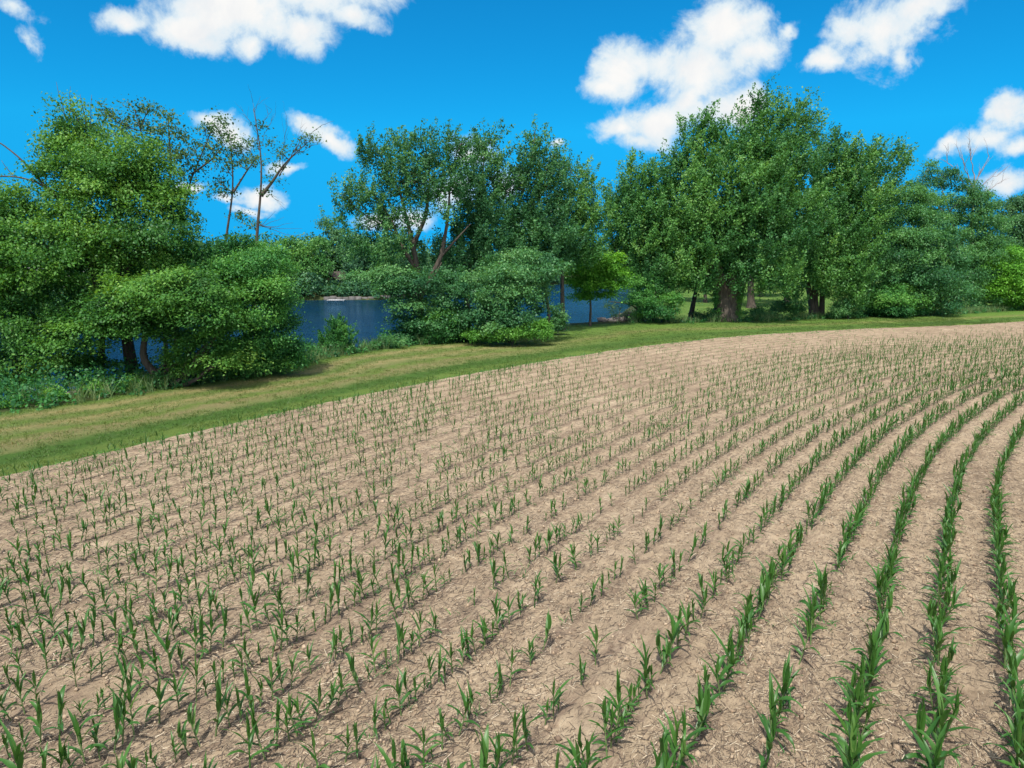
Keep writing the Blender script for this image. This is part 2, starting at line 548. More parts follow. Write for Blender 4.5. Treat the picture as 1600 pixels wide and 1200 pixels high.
def crown_clumps(lobes, csize, dens, hollow=0.5):
    """clump centres on and within ellipsoid lobes (c, rx, ry, rz)"""
    Cs, Os, Ts, Li = [], [], [], []
    for li, (c, r) in enumerate(lobes):
        area = 4 * math.pi * (r[0] * r[2] * 0.6 + r[0] * r[1] * 0.4)
        n = max(5, int(dens * area / (math.pi * csize ** 2)))
        d = unit(rng.normal(size=(n, 3)))
        rad = np.where(rng.random(n) < 0.72, rng.uniform(0.78, 1.03, n), rng.uniform(hollow * 0.5, 0.8, n))
        p = c + d * r * rad[:, None]
        Cs.append(p)
        Os.append(unit(d * [1, 1, 0.8]))
        Ts.append(np.clip(rng.normal(0.5, 0.2, n), 0, 1) * 0.6 + 0.62 * rng.random() - 0.11)
        Li.append(np.full(n, li))
    return np.concatenate(Cs), np.concatenate(Os), np.concatenate(Ts), np.concatenate(Li)


def px_lobes(spec, Y):
    L = []
    for e in spec:
        px, py, rx, ry = e[:4]
        dy = e[4] if len(e) > 4 else 0.0
        c = at(px, py, Y + dy)
        k = ppm(Y + dy)
        L.append((c, np.array([rx / k, rx / k * 0.85, ry / k])))
    return L


def trim(L, cs):
    for c, r in L:
        r[:] = np.maximum(r - 0.15 * cs, 0.6 * r)
    return L


def bend(a, b, sag=0.12, n=6, wig=0.04):
    a, b = np.asarray(a, float), np.asarray(b, float)
    t = np.linspace(0, 1, n)[:, None]
    L = np.linalg.norm(b - a)
    p = a + (b - a) * t
    p[:, 2] += (np.sin(t[:, 0] * math.pi)) * -sag * L * 0.5
    p[1:-1] += rng.normal(0, wig * L, (n - 2, 3)) * 0.5
    return p


def smooth_line(P, n=14):
    P = np.asarray(P, float)
    L = np.r_[0, np.cumsum(np.linalg.norm(np.diff(P, axis=0), axis=1))]
    s = np.linspace(0, L[-1], n)
    Q = np.c_[np.interp(s, L, P[:, 0]), np.interp(s, L, P[:, 1]), np.interp(s, L, P[:, 2])]
    Q[1:-1] = (Q[:-2] + 2 * Q[1:-1] + Q[2:]) / 4
    return Q


def grow_wood(mb, stems, C, Li, lobes, tw=0.02, nt=0.35, limb=0.10):
    """limbs from the stems to the lobes and twigs on to the clumps"""
    nodes = np.concatenate([s[0] for s in stems]) if stems else None
    rads = np.concatenate([s[1] for s in stems]) if stems else None
    for li, (c, r) in enumerate(lobes):
        start = None
        if nodes is not None:
            d = np.linalg.norm((nodes - c) * [1, 1, 0.8], axis=1) + np.where(nodes[:, 2] > c[2], 4.0, 0)
            k = int(np.argmin(d))
            start, r0 = nodes[k], min(rads[k] * 0.7, limb)
            if c[2] - start[2] < 0.15 + 0.4 * np.hypot(*(c - start)[:2]):
                start = None
        if start is not None:
            p = bend(start, c, 0.12, 7)
            mb.tube(p, np.linspace(r0, max(tw * 1.6, r0 * 0.35), 7), 6)
            path = p[2:]
        elif nodes is not None:
            continue
        else:
            path = c[None]
        idx = np.where(Li == li)[0]
        idx = idx[rng.random(len(idx)) < nt]
        for i in idx:
            a = path[rng.integers(len(path))]
            p = bend(a, C[i], 0.1, 4, 0.05)
            mb.tube(p, np.linspace(tw * 1.3, tw * 0.3, 4), 4)


# leaf palettes: (dark, mid, light) real leaf colours
PAL = {
    'walnut': [(0.0, (0.022, 0.060, 0.016)), (0.45, (0.055, 0.115, 0.020)), (0.8, (0.105, 0.165, 0.026)), (1.0, (0.17, 0.215, 0.04))],
    'lush': [(0.0, (0.018, 0.062, 0.020)), (0.5, (0.045, 0.115, 0.026)), (0.85, (0.085, 0.165, 0.03)), (1.0, (0.13, 0.20, 0.04))],
    'poplar': [(0.0, (0.02, 0.058, 0.024)), (0.5, (0.046, 0.105, 0.036)), (0.85, (0.085, 0.15, 0.046)), (1.0, (0.13, 0.19, 0.07))],
    'maple': [(0.0, (0.022, 0.066, 0.022)), (0.5, (0.056, 0.118, 0.030)), (0.85, (0.10, 0.168, 0.038)), (1.0, (0.15, 0.205, 0.055))],
    'locust': [(0.0, (0.02, 0.062, 0.026)), (0.5, (0.05, 0.112, 0.036)), (0.85, (0.085, 0.155, 0.045)), (1.0, (0.12, 0.19, 0.06))],
    'olive': [(0.0, (0.022, 0.045, 0.018)), (0.5, (0.046, 0.075, 0.024)), (1.0, (0.09, 0.115, 0.035))],
    'bright': [(0.0, (0.05, 0.11, 0.012)), (0.5, (0.078, 0.165, 0.017)), (0.85, (0.12, 0.21, 0.020)), (1.0, (0.165, 0.25, 0.028))],
    'fresh': [(0.0, (0.03, 0.08, 0.014)), (0.5, (0.062, 0.135, 0.02)), (0.85, (0.10, 0.18, 0.028)), (1.0, (0.14, 0.215, 0.035))],
    'far': [(0.0, (0.022, 0.055, 0.03)), (0.5, (0.045, 0.092, 0.04)), (1.0, (0.085, 0.135, 0.05))],
    'reed': [(0.0, (0.05, 0.075, 0.03)), (0.5, (0.11, 0.13, 0.045)), (1.0, (0.26, 0.22, 0.10))],
}
LEAF = {k: leaf_mat('leaf_' + k, v, trans=0.36, gain=(1.38, 1.9, 2.0)) for k, v in PAL.items()}
BARK = bark_mat('bark_brown', (0.045, 0.036, 0.03), (0.12, 0.10, 0.082))
PALE = bark_mat('bark_grey', (0.10, 0.09, 0.08), (0.26, 0.235, 0.21))
DEAD = bark_mat('bark_dead', (0.16, 0.12, 0.115), (0.36, 0.29, 0.275))


def tree(name, label, cat, base, Y, stems, lobes, style='round', leaf=0.2, csize=0.8, dens=1.0, L=40, pal='maple', bark=None, tw=0.02, nt=0.3, limb=0.12, group=None, z=None, hollow=0.5, extra=None):
    """base: photo column of the foot; stems: list of ([(px,py[,dy])...], r0, r1); lobes: pixel ellipses"""
    bx = at(base, 500, Y)[0]
    bz = tz(bx, Y) if z is None else z
    root = thing(name, label, cat, (bx, Y, bz), group)
    org = np.array([bx, Y, bz])
    mb = MB()
    st = []
    for pts, r0, r1 in stems:
        P = []
        for p in pts:
            dy = p[2] if len(p) > 2 else 0.0
            P.append([bx, Y + dy, bz - 0.25] if p[0] is None else at(p[0], p[1], Y + dy))
        Q = smooth_line(P, 16)
        rr = np.linspace(1, 0, 16) ** 1.1 * (r0 - r1) + r1
        if pts[0][0] is None or len(pts[0]) > 3:
            rr[0] *= 1.5
            rr[1] *= 1.2
        mb.tube(Q, rr, 9, 0.04)
        st.append((Q, rr))
    lb = trim(px_lobes(lobes, Y), csize)
    C, O, T, Li = crown_clumps(lb, csize, dens * 2.0, hollow)
    grow_wood(mb, st, C, Li, lb, tw, nt, limb)
    if extra:
        extra(mb, Y)
    mb.v = [v - org for v in mb.v]
    mb.build('trunk', bark or BARK, root, smooth=True)
    cs = csize * rng.uniform(0.65, 1.35, len(C))
    V, q, tn = leaves(C - org, O, leaf * 0.70, int(L * (2.5 if pal != 'olive' else 1.5)), cs, style, T)
    link('crown', mesh('crown', V, [q], LEAF[pal], {'tint': tn}), root)
    return root


def shrub(label, px, py_base, Y, lobes, pal='lush', leaf=0.12, csize=0.35, dens=1.3, L=34, style='round', name='shrub', cat='shrub', group=None):
    return tree(name, label, cat, px, Y, [([(None, 0), (px, py_base - 14)], 0.05, 0.02)], lobes, style, leaf, csize, dens, L, pal, tw=0.009, nt=0.3, limb=0.03, group=group)


def bare(mb, p0, p1, r0, lvl=2, n=6, spread=0.7):
    """a leafless limb with side branches"""
    p = bend(p0, p1, -0.12, 8, 0.03)
    mb.tube(p, np.linspace(r0, r0 * 0.3, 8), 6)
    if lvl == 0:
        return
    Lg = np.linalg.norm(np.asarray(p1) - p0)
    ax = unit(p[-1] - p[0])
    for k in range(n):
        i = rng.integers(2, 8)
        d = unit(ax + rng.normal(0, spread, 3) * [1, 0.7, 0.8] + [0, 0, 0.25])
        bare(mb, p[i], p[i] + d * Lg * rng.uniform(0.25, 0.5), r0 * 0.42, lvl - 1, max(2, n - 2), spread)


# ------------------------------------------------------------------ trees on the near bank
def left_bank():
    YL = 31.0

    def arching(mb, Y):
        mb.tube(smooth_line([at(92, 312, Y), at(62, 282, Y), at(35, 250, Y), at(0, 222, Y), at(-40, 205, Y)], 14), np.linspace(0.055, 0.02, 14), 6)
        mb.tube(smooth_line([at(88, 305, Y), at(60, 285, Y), at(28, 276, Y), at(-5, 275, Y), at(-50, 285, Y)], 14), np.linspace(0.05, 0.018, 14), 6)
        mb.tube(smooth_line([at(165, 520, Y), at(140, 400, Y), at(92, 312, Y)], 10), np.linspace(0.11, 0.055, 10), 7)
        for a, b in (((105, 160), (88, 128)), ((110, 160), (110, 135)), ((140, 190), (143, 148)), ((138, 185), (125, 147)), ((20, 244), (2, 250))):
            mb.tube(bend(at(a[0], a[1] + 30, Y), at(*b, Y), 0.05, 5), np.linspace(0.022, 0.006, 5), 5)
    tree('walnut_tree', 'tallest tree on the left bank, pointed leafy crown with dead limbs arching left', 'tree', 205, YL,
         [([(None, 0), (200, 540), (190, 470), (184, 390), (183, 330)], 0.30, 0.14),
          ([(183, 330), (170, 290), (140, 240), (115, 170)], 0.12, 0.02),
          ([(183, 330), (200, 285), (225, 240)], 0.10, 0.03),
          ([(190, 440), (215, 395), (250, 350)], 0.10, 0.03),
          ([(158, 590), (160, 480), (165, 410), (150, 330)], 0.16, 0.05)],
         [(112, 172, 22, 16), (118, 195, 34, 16), (125, 222, 42, 18), (75, 232, 30, 13), (68, 258, 30, 13), (95, 270, 40, 16), (140, 255, 46, 18, -1),
          (205, 228, 40, 16, -.5), (195, 262, 55, 18, -1), (235, 262, 36, 16), (105, 300, 40, 16), (165, 292, 55, 16, -1), (245, 290, 40, 18), (235, 320, 50, 18, -1),
          (125, 330, 40, 14, -1), (275, 300, 26, 15), (285, 335, 30, 18), (165, 360, 50, 18, -1.2), (235, 365, 60, 20, -1.5), (100, 365, 50, 20, -.6), (290, 375, 34, 20),
          (200, 400, 60, 22, 0), (130, 410, 50, 20, .5), (260, 405, 45, 20, 0), (165, 265, 75, 40, 0), (190, 330, 95, 50, .5), (190, 420, 110, 50, 1), (125, 215, 40, 35, .3), (215, 480, 110, 40, 1.5), (110, 500, 70, 50, 2)],
         'spray', 0.17, 0.5, 0.85, 44, 'walnut', tw=0.013, nt=0.35, limb=0.09, extra=arching, hollow=0.2)
    tree('walnut_tree', 'leafy tree cut by the left edge of the picture, below the arching dead limbs', 'tree', 20, YL - 1.5,
         [([(None, 0), (22, 520), (18, 420), (10, 340)], 0.2, 0.04), ([(20, 480), (55, 420), (85, 370)], 0.1, 0.03)],
         [(12, 300, 36, 14), (40, 322, 34, 12), (5, 330, 40, 18), (60, 338, 26, 11), (20, 360, 50, 18, -1), (70, 355, 34, 14, -1), (30, 395, 60, 20, -1), (85, 395, 40, 18, -1.2),
          (15, 430, 50, 20, -.6), (65, 430, 50, 18, -1), (-40, 380, 50, 60), (-30, 470, 60, 50), (30, 470, 36, 14, 0), (10, 510, 50, 18, -1), (50, 540, 40, 18, -1), (15, 555, 44, 18, -.6), (85, 565, 34, 14, -.4), (40, 585, 40, 14, 0), (110, 585, 24, 12, .4), (0, 600, 34, 14, 0), (20, 420, 70, 60, 0), (50, 500, 70, 50, 0), (30, 340, 50, 36, .3), (20, 570, 50, 30, .8)],
         'spray', 0.17, 0.5, 0.85, 44, 'walnut', tw=0.013, nt=0.3, hollow=0.2)
    tree('walnut_tree', 'low broad bright-topped tree in front on the left bank, water showing beneath it', 'tree', 255, YL - 2.0,
         [([(None, 0), (222, 560), (230, 500), (245, 450)], 0.2, 0.05), ([(225, 520), (180, 480), (150, 460)], 0.08, 0.02), ([(230, 500), (300, 470), (330, 440)], 0.08, 0.02)],
         [(205, 438, 40, 12, -.5), (255, 432, 44, 14, -1), (300, 430, 40, 16, -.6), (230, 455, 60, 14, -1.2), (330, 455, 40, 14, -1), (175, 468, 44, 12, -1), (285, 470, 60, 16, -1.3),
          (150, 490, 48, 11, -1), (220, 490, 56, 14, -1), (330, 490, 44, 16, -1), (120, 508, 44, 9, -1), (175, 515, 50, 11, -1), (90, 535, 36, 10, -1), (265, 515, 44, 13, -1), (320, 540, 40, 14, -.5), (345, 515, 36, 14, -.5), (75, 560, 26, 9, -1), (350, 560, 36, 13, -.6), (140, 535, 34, 9, -.6), (115, 560, 26, 10, 0), (165, 568, 24, 10, .6), (268, 560, 26, 12, .3), (305, 575, 32, 12, .2), (255, 585, 16, 8, .6), (255, 475, 95, 36, .3), (310, 530, 55, 46, .5), (160, 500, 60, 26, .5), (130, 560, 44, 18, 1)],
         'layer', 0.17, 0.47, 0.85, 44, 'walnut', tw=0.012, nt=0.3, hollow=0.2)
    tree('bushy_tree', 'dense rounded green tree at the river gap, right end of the left bank growth', 'tree', 408, YL + 1.0,
         [([(None, 0), (405, 560), (398, 500), (390, 420)], 0.16, 0.04), ([(400, 520), (430, 470), (440, 420)], 0.08, 0.02)],
         [(370, 385, 36, 18), (335, 398, 40, 18), (415, 395, 36, 16), (395, 415, 55, 20, -1), (345, 425, 45, 20, -1), (430, 425, 30, 18), (410, 450, 52, 20, -1.3), (365, 460, 45, 18, -1), (435, 465, 34, 16, -.5),
          (395, 490, 55, 18, -1.3), (440, 500, 28, 16), (360, 505, 40, 16, -1), (420, 525, 42, 16, -1), (385, 545, 46, 16, -1), (445, 540, 28, 14, -.5), (460, 560, 26, 12, -.4), (410, 568, 46, 14, -.8), (340, 585, 34, 10, -.8), (375, 590, 36, 10, -1)],
         'round', 0.15, 0.42, 1.3, 40, 'lush', tw=0.012, nt=0.25, hollow=0.2)
    tree('locust_tree', 'airy dark-leaved tree with thin pale stems just behind the tallest left tree', 'tree', 250, YL + 5,
         [([(None, 0), (255, 450), (258, 330), (230, 240), (210, 170)], 0.14, 0.02), ([(258, 330), (268, 260), (262, 180)], 0.09, 0.015)],
         [(205, 170, 24, 10), (180, 182, 26, 9), (230, 172, 20, 9), (262, 180, 24, 10), (165, 175, 10, 7), (200, 200, 34, 12), (250, 205, 34, 13), (280, 212, 22, 9), (215, 225, 40, 12), (262, 240, 36, 14), (180, 210, 24, 10), (285, 245, 20, 10), (290, 265, 18, 9)],
         'round', 0.19, 0.52, 0.75, 26, 'olive', BARK, tw=0.012, nt=0.8, limb=0.05)
    tree('locust_tree', 'thin tree leaning right across the low white clouds, sparse dark leaf tufts', 'tree', 268, YL + 6,
         [([(None, 0), (270, 450), (292, 290), (312, 250), (336, 190)], 0.13, 0.02), ([(300, 272), (330, 250), (352, 225)], 0.06, 0.015)],
         [(338, 188, 14, 9), (320, 200, 12, 8), (345, 205, 14, 8), (325, 225, 24, 11), (350, 228, 20, 10), (305, 235, 20, 10), (335, 248, 24, 11), (310, 262, 20, 10), (290, 280, 20, 10), (283, 300, 14, 8)],
         'round', 0.19, 0.5, 0.75, 22, 'olive', BARK, tw=0.011, nt=0.9, limb=0.045)
    tree('locust_tree', 'slim grey forked tree with sparse drooping leaf tufts, second from the river gap', 'tree', 340, YL + 6,
         [([(None, 0), (345, 440), (354, 365), (363, 310), (366, 290), (362, 250)], 0.14, 0.03), ([(365, 300), (385, 268), (402, 245)], 0.06, 0.02)],
         [(362, 235, 18, 10), (385, 228, 14, 9), (350, 258, 18, 11), (372, 252, 18, 9), (392, 250, 14, 8), (345, 282, 14, 10), (338, 302, 14, 8), (356, 300, 10, 8), (378, 340, 12, 8), (392, 352, 12, 6), (360, 215, 12, 7)],
         'round', 0.18, 0.5, 0.7, 20, 'olive', BARK, tw=0.011, nt=0.9, limb=0.045)

    def twigs(mb, Y):
        P = lambda a, b: at(a, b, Y)
        for a, b, r in (((405, 235), (395, 160), .02), ((404, 215), (380, 175), .014), ((405, 205), (425, 172), .014), ((408, 225), (430, 180), .012), ((436, 275), (490, 205), .03), ((440, 270), (448, 190), .014), ((452, 250), (500, 222), .016), ((460, 240), (470, 200), .01), ((412, 300), (450, 330), .012), ((400, 260), (370, 235), .014)):
            bare(mb, P(*a), P(*b), r, 1, 5, 0.6)
        for k in range(5):
            x = 415 + k * 8
            mb.tube(bend(P(405, 352), P(430 + k * 14, 330 + 9 * k), 0.1, 5), np.linspace(0.014, 0.004, 5), 4)
    tree('dying_tree', 'half-dead forked tree nearest the river gap, bare twig top against the sky', 'tree', 395, YL + 5,
         [([(None, 0), (398, 430), (402, 355), (407, 310), (410, 265), (405, 215), (396, 170)], 0.15, 0.015), ([(408, 306), (425, 285), (440, 262), (455, 245), (478, 225)], 0.09, 0.015)],
         [(478, 218, 14, 6), (490, 214, 10, 5), (462, 232, 14, 6), (425, 222, 12, 6), (408, 195, 10, 5), (442, 240, 12, 6), (400, 250, 14, 7), (425, 282, 14, 7), (430, 258, 10, 6), (415, 300, 10, 5), (395, 225, 12, 6)],
         'round', 0.17, 0.42, 0.8, 13, 'olive', BARK, tw=0.010, nt=0.9, limb=0.03, extra=twigs)
    # shrubs along the rim of the strip
    spots = [('bright bushy shrub beside the fallen grey log on the left bank', 85, 628, (85, 618, 22, 11)),
             ('low bright green shrub left of the dark trunk at the strip rim', 150, 622, (150, 610, 20, 12)),
             ('rounded bright shrub at the foot of the dark trunk', 212, 612, (212, 600, 22, 13)),
             ('small dark green shrub right of the dark trunk at the strip rim', 245, 608, (245, 598, 15, 11)),
             ('low leafy shrub under the dense rounded tree at the strip rim', 345, 592, (345, 584, 26, 9)),
             ('low shrub at the very right end of the left bank growth', 440, 574, (440, 562, 34, 13)),
             ('bright shrub at the left picture edge on the strip rim', 6, 642, (6, 634, 16, 9))]
    for lab, px, py, lo in spots:
        Y = ground(px, py)[1] + 0.5
        shrub(lab, px, py, Y, [lo, (lo[0] - lo[2] * .5, lo[1] + lo[3] * .5, lo[2] * .6, lo[3] * .5), (lo[0] + lo[2] * .5, lo[1] + lo[3] * .4, lo[2] * .6, lo[3] * .5)], 'fresh' if 'bright' in lab else 'lush', 0.13, 0.26, 1.4, 30, group='shrubs along the rim of the left bank')
    Y = ground(525, 553)[1] + 0.4
    tree('shrub', 'single round bush standing alone before the open blue water', 'shrub', 527, Y, [([(None, 0), (526, 530), (526, 505)], 0.04, 0.01)],
         [(526, 508, 12, 12), (520, 525, 20, 12), (540, 522, 14, 14), (528, 540, 26, 14), (508, 540, 10, 10)], 'flame', 0.13, 0.26, 1.3, 30, 'lush', tw=0.008, nt=0.3)
    Y = ground(597, 547)[1] + 0.6
    tree('shrub', 'low weedy bush at the water edge, left of the middle trees', 'shrub', 600, Y, [([(None, 0), (600, 540), (600, 534)], 0.03, 0.01)],
         [(600, 538, 16, 8), (620, 536, 14, 7)], 'flame', 0.12, 0.22, 1.1, 26, 'poplar', tw=0.008, nt=0.3)
    mb = MB()
    c = ground(107, 624)
    mb.tube(smooth_line([ground(88, 627) + [0, 0.6, 0.12], c + [0, 0.5, 0.16], ground(124, 619) + [0, 0.5, 0.2]], 8), np.linspace(0.10, 0.06, 8), 8, 0.06)
    mb.v = [v - c for v in mb.v]
    thing('fallen_log', 'weathered grey log lying among the undergrowth at the left bank rim', 'log', c, data=mb.mesh('fallen_log', PALE, True))


def middle_bank():
    Y1 = 45.5
    tree('cottonwood_tree', 'open-crowned tree left of the middle clump with pale forking trunks and sky gaps', 'tree', 655, Y1,
         [([(None, 0), (657, 470), (652, 420), (645, 385), (640, 360)], 0.32, 0.14), ([(652, 420), (632, 395), (610, 340), (580, 300)], 0.16, 0.04), ([(645, 385), (665, 340), (672, 280), (665, 230)], 0.15, 0.03),
          ([(660, 460), (690, 400), (700, 340), (705, 260)], 0.2, 0.03), ([(690, 400), (712, 375), (735, 350)], 0.1, 0.03), ([(640, 360), (625, 300), (600, 250)], 0.11, 0.03), ([(652, 425), (620, 365), (560, 330)], 0.10, 0.03)],
         [(585, 228, 28, 16), (565, 250, 16, 12), (610, 245, 28, 16), (645, 225, 32, 14), (690, 222, 34, 14), (720, 225, 18, 14), (610, 275, 28, 18), (650, 258, 28, 14), (690, 255, 30, 16), (560, 285, 18, 10), (535, 300, 18, 12), (550, 318, 26, 14), (590, 305, 30, 14),
          (520, 345, 18, 10), (555, 350, 24, 12), (600, 330, 26, 12), (640, 300, 20, 14), (680, 300, 28, 14), (650, 335, 26, 14, -1), (715, 290, 22, 16), (620, 365, 26, 12, -1), (700, 330, 18, 11, -1), (570, 380, 30, 12), (610, 400, 30, 14, -1), (545, 395, 24, 12), (715, 260, 18, 14), (660, 275, 60, 40), (690, 400, 40, 22, 1), (605, 385, 45, 24, .5), (560, 300, 26, 20), (670, 440, 40, 28, .5), (600, 340, 34, 20, .5)],
         'flame', 0.21, 0.6, 0.85, 36, 'poplar', BARK, tw=0.018, nt=0.4, limb=0.12)
    tree('cottonwood_tree', 'broad leafy tree leaning out over the water on the left of the middle clump', 'tree', 628, Y1 - 1.0,
         [([(None, 0), (650, 480), (625, 440), (600, 420)], 0.16, 0.05), ([(640, 470), (680, 430), (690, 410)], 0.1, 0.03)],
         [(580, 430, 28, 9), (615, 425, 34, 14), (550, 432, 14, 5), (612, 446, 28, 10, -1), (650, 440, 34, 16, -1), (640, 475, 34, 16, -1), (630, 497, 20, 12, -.5), (665, 500, 34, 18, -1), (640, 520, 34, 12, -.5)],
         'layer', 0.20, 0.5, 1.15, 38, 'poplar', tw=0.014, nt=0.3, hollow=0.2)
    tree('cottonwood_tree', 'dark-trunked tree in the middle clump with feathery top, left of its peak', 'tree', 735, Y1 + 3,
         [([(None, 0), (728, 470), (736, 390), (750, 320), (758, 230)], 0.26, 0.03), ([(736, 400), (765, 350), (775, 290)], 0.14, 0.03), ([(732, 430), (712, 380), (725, 320)], 0.12, 0.03)],
         [(750, 222, 20, 14), (770, 215, 16, 10), (735, 245, 22, 16), (775, 245, 20, 14), (750, 275, 28, 16), (720, 300, 20, 14), (785, 280, 20, 18), (750, 310, 34, 18), (775, 330, 34, 18, -1), (735, 345, 34, 18, -1), (765, 365, 40, 20, -1), (740, 390, 36, 18, -1), (780, 390, 34, 18, -1), (755, 300, 40, 70), (760, 370, 50, 50), (715, 400, 30, 40)],
         'flame', 0.22, 0.62, 0.9, 36, 'poplar', tw=0.016, nt=0.4, limb=0.1)
    tree('cottonwood_tree', 'tallest tree of the middle clump with leaning grey trunk and pointed top', 'tree', 790, Y1 + 4,
         [([(None, 0), (795, 440), (800, 360), (815, 305), (832, 250), (836, 205)], 0.26, 0.03), ([(800, 370), (785, 320), (800, 260)], 0.13, 0.03), ([(805, 340), (850, 300), (870, 260)], 0.13, 0.03)],
         [(836, 215, 18, 14), (832, 240, 26, 16), (815, 262, 24, 14), (850, 262, 24, 14), (865, 240, 14, 8), (800, 290, 20, 14), (835, 292, 34, 18), (870, 285, 28, 16), (800, 330, 24, 16), (840, 330, 36, 20, -1), (880, 320, 26, 16), (815, 370, 36, 18, -1), (860, 365, 40, 20, -1), (830, 395, 40, 16, -1), (840, 300, 44, 60), (835, 370, 60, 40), (870, 390, 40, 22)],
         'flame', 0.22, 0.62, 0.98, 36, 'poplar', tw=0.016, nt=0.4, limb=0.1)
    tree('cottonwood_tree', 'thin-leaved tree forming the right shoulder of the middle clump', 'tree', 880, Y1 + 6,
         [([(None, 0), (878, 440), (882, 360), (895, 300), (912, 265)], 0.2, 0.02), ([(882, 370), (915, 340), (930, 320)], 0.09, 0.02)],
         [(888, 262, 20, 11), (915, 268, 20, 10), (895, 290, 28, 14), (925, 295, 18, 14), (905, 322, 34, 16), (880, 340, 28, 16), (930, 335, 20, 16), (900, 360, 38, 16), (925, 375, 24, 14), (885, 385, 34, 16), (905, 330, 36, 50), (900, 390, 44, 26)],
         'flame', 0.21, 0.56, 0.8, 34, 'maple', tw=0.015, nt=0.4, limb=0.08)
    tree('bushy_tree', 'wide low dense tree filling the foot of the middle clump beside the water opening', 'tree', 800, Y1 - 1.5,
         [([(None, 0), (800, 490), (790, 440), (780, 410)], 0.2, 0.05), ([(855, 520), (858, 490), (850, 440)], 0.13, 0.05), ([(800, 480), (840, 440), (860, 415)], 0.1, 0.03)],
         [(772, 412, 28, 12, .5), (815, 403, 30, 12), (848, 410, 24, 12), (748, 432, 24, 14, -.4), (795, 430, 44, 16, -1.3), (840, 428, 34, 13, -1), (868, 420, 20, 9), (740, 455, 26, 18, -1), (780, 462, 40, 18, -1.6), (815, 462, 34, 18, -1.6), (848, 456, 16, 14, -.6), (755, 490, 36, 16, -1.3), (800, 492, 40, 16, -1.6), (842, 488, 14, 12, -.8), (780, 512, 40, 12, -1.6), (725, 500, 24, 20, -.6), (715, 440, 30, 26, .4), (700, 470, 26, 22, .3)],
         'round', 0.21, 0.55, 1.1, 42, 'poplar', tw=0.014, nt=0.25, hollow=0.2)
    shrub('leafy bush with brownish patches left of the dense foot of the middle clump', 690, 532, 43.8, [(690, 498, 30, 16), (668, 512, 26, 16), (705, 512, 28, 16), (680, 524, 34, 10)], 'lush', 0.17, 0.42, 1.4, 36)
    shrub('low spreading bright bush at the front of the middle clump', 800, 528, 42.2, [(760, 523, 34, 8), (800, 518, 34, 11), (838, 514, 26, 14), (852, 518, 14, 10)], 'fresh', 0.16, 0.34, 1.4, 32)
    shrub('dark leafy bush hiding the trunk foot at the left side of the water opening', 872, 522, 48, [(866, 505, 13, 12), (876, 496, 11, 12), (868, 482, 10, 10), (880, 510, 8, 8)], 'poplar', 0.16, 0.36, 1.2, 32)
    tree('maple_tree', 'small yellow-green young tree on a thin straight trunk in the water opening', 'tree', 922, 54.5,
         [([(None, 0), (923, 480), (921, 450), (918, 400)], 0.11, 0.03), ([(921, 455), (945, 430), (960, 415)], 0.05, 0.02), ([(921, 460), (900, 440), (890, 425)], 0.05, 0.02)],
         [(915, 398, 24, 12), (945, 405, 20, 10), (965, 402, 12, 8), (905, 418, 26, 11), (940, 422, 30, 11), (965, 425, 12, 10), (900, 438, 20, 9), (928, 442, 30, 10), (955, 442, 22, 10), (925, 458, 20, 7), (905, 462, 12, 6), (950, 458, 14, 6), (925, 425, 24, 24)],
         'layer', 0.22, 0.5, 1.3, 38, 'bright', tw=0.012, nt=0.3)


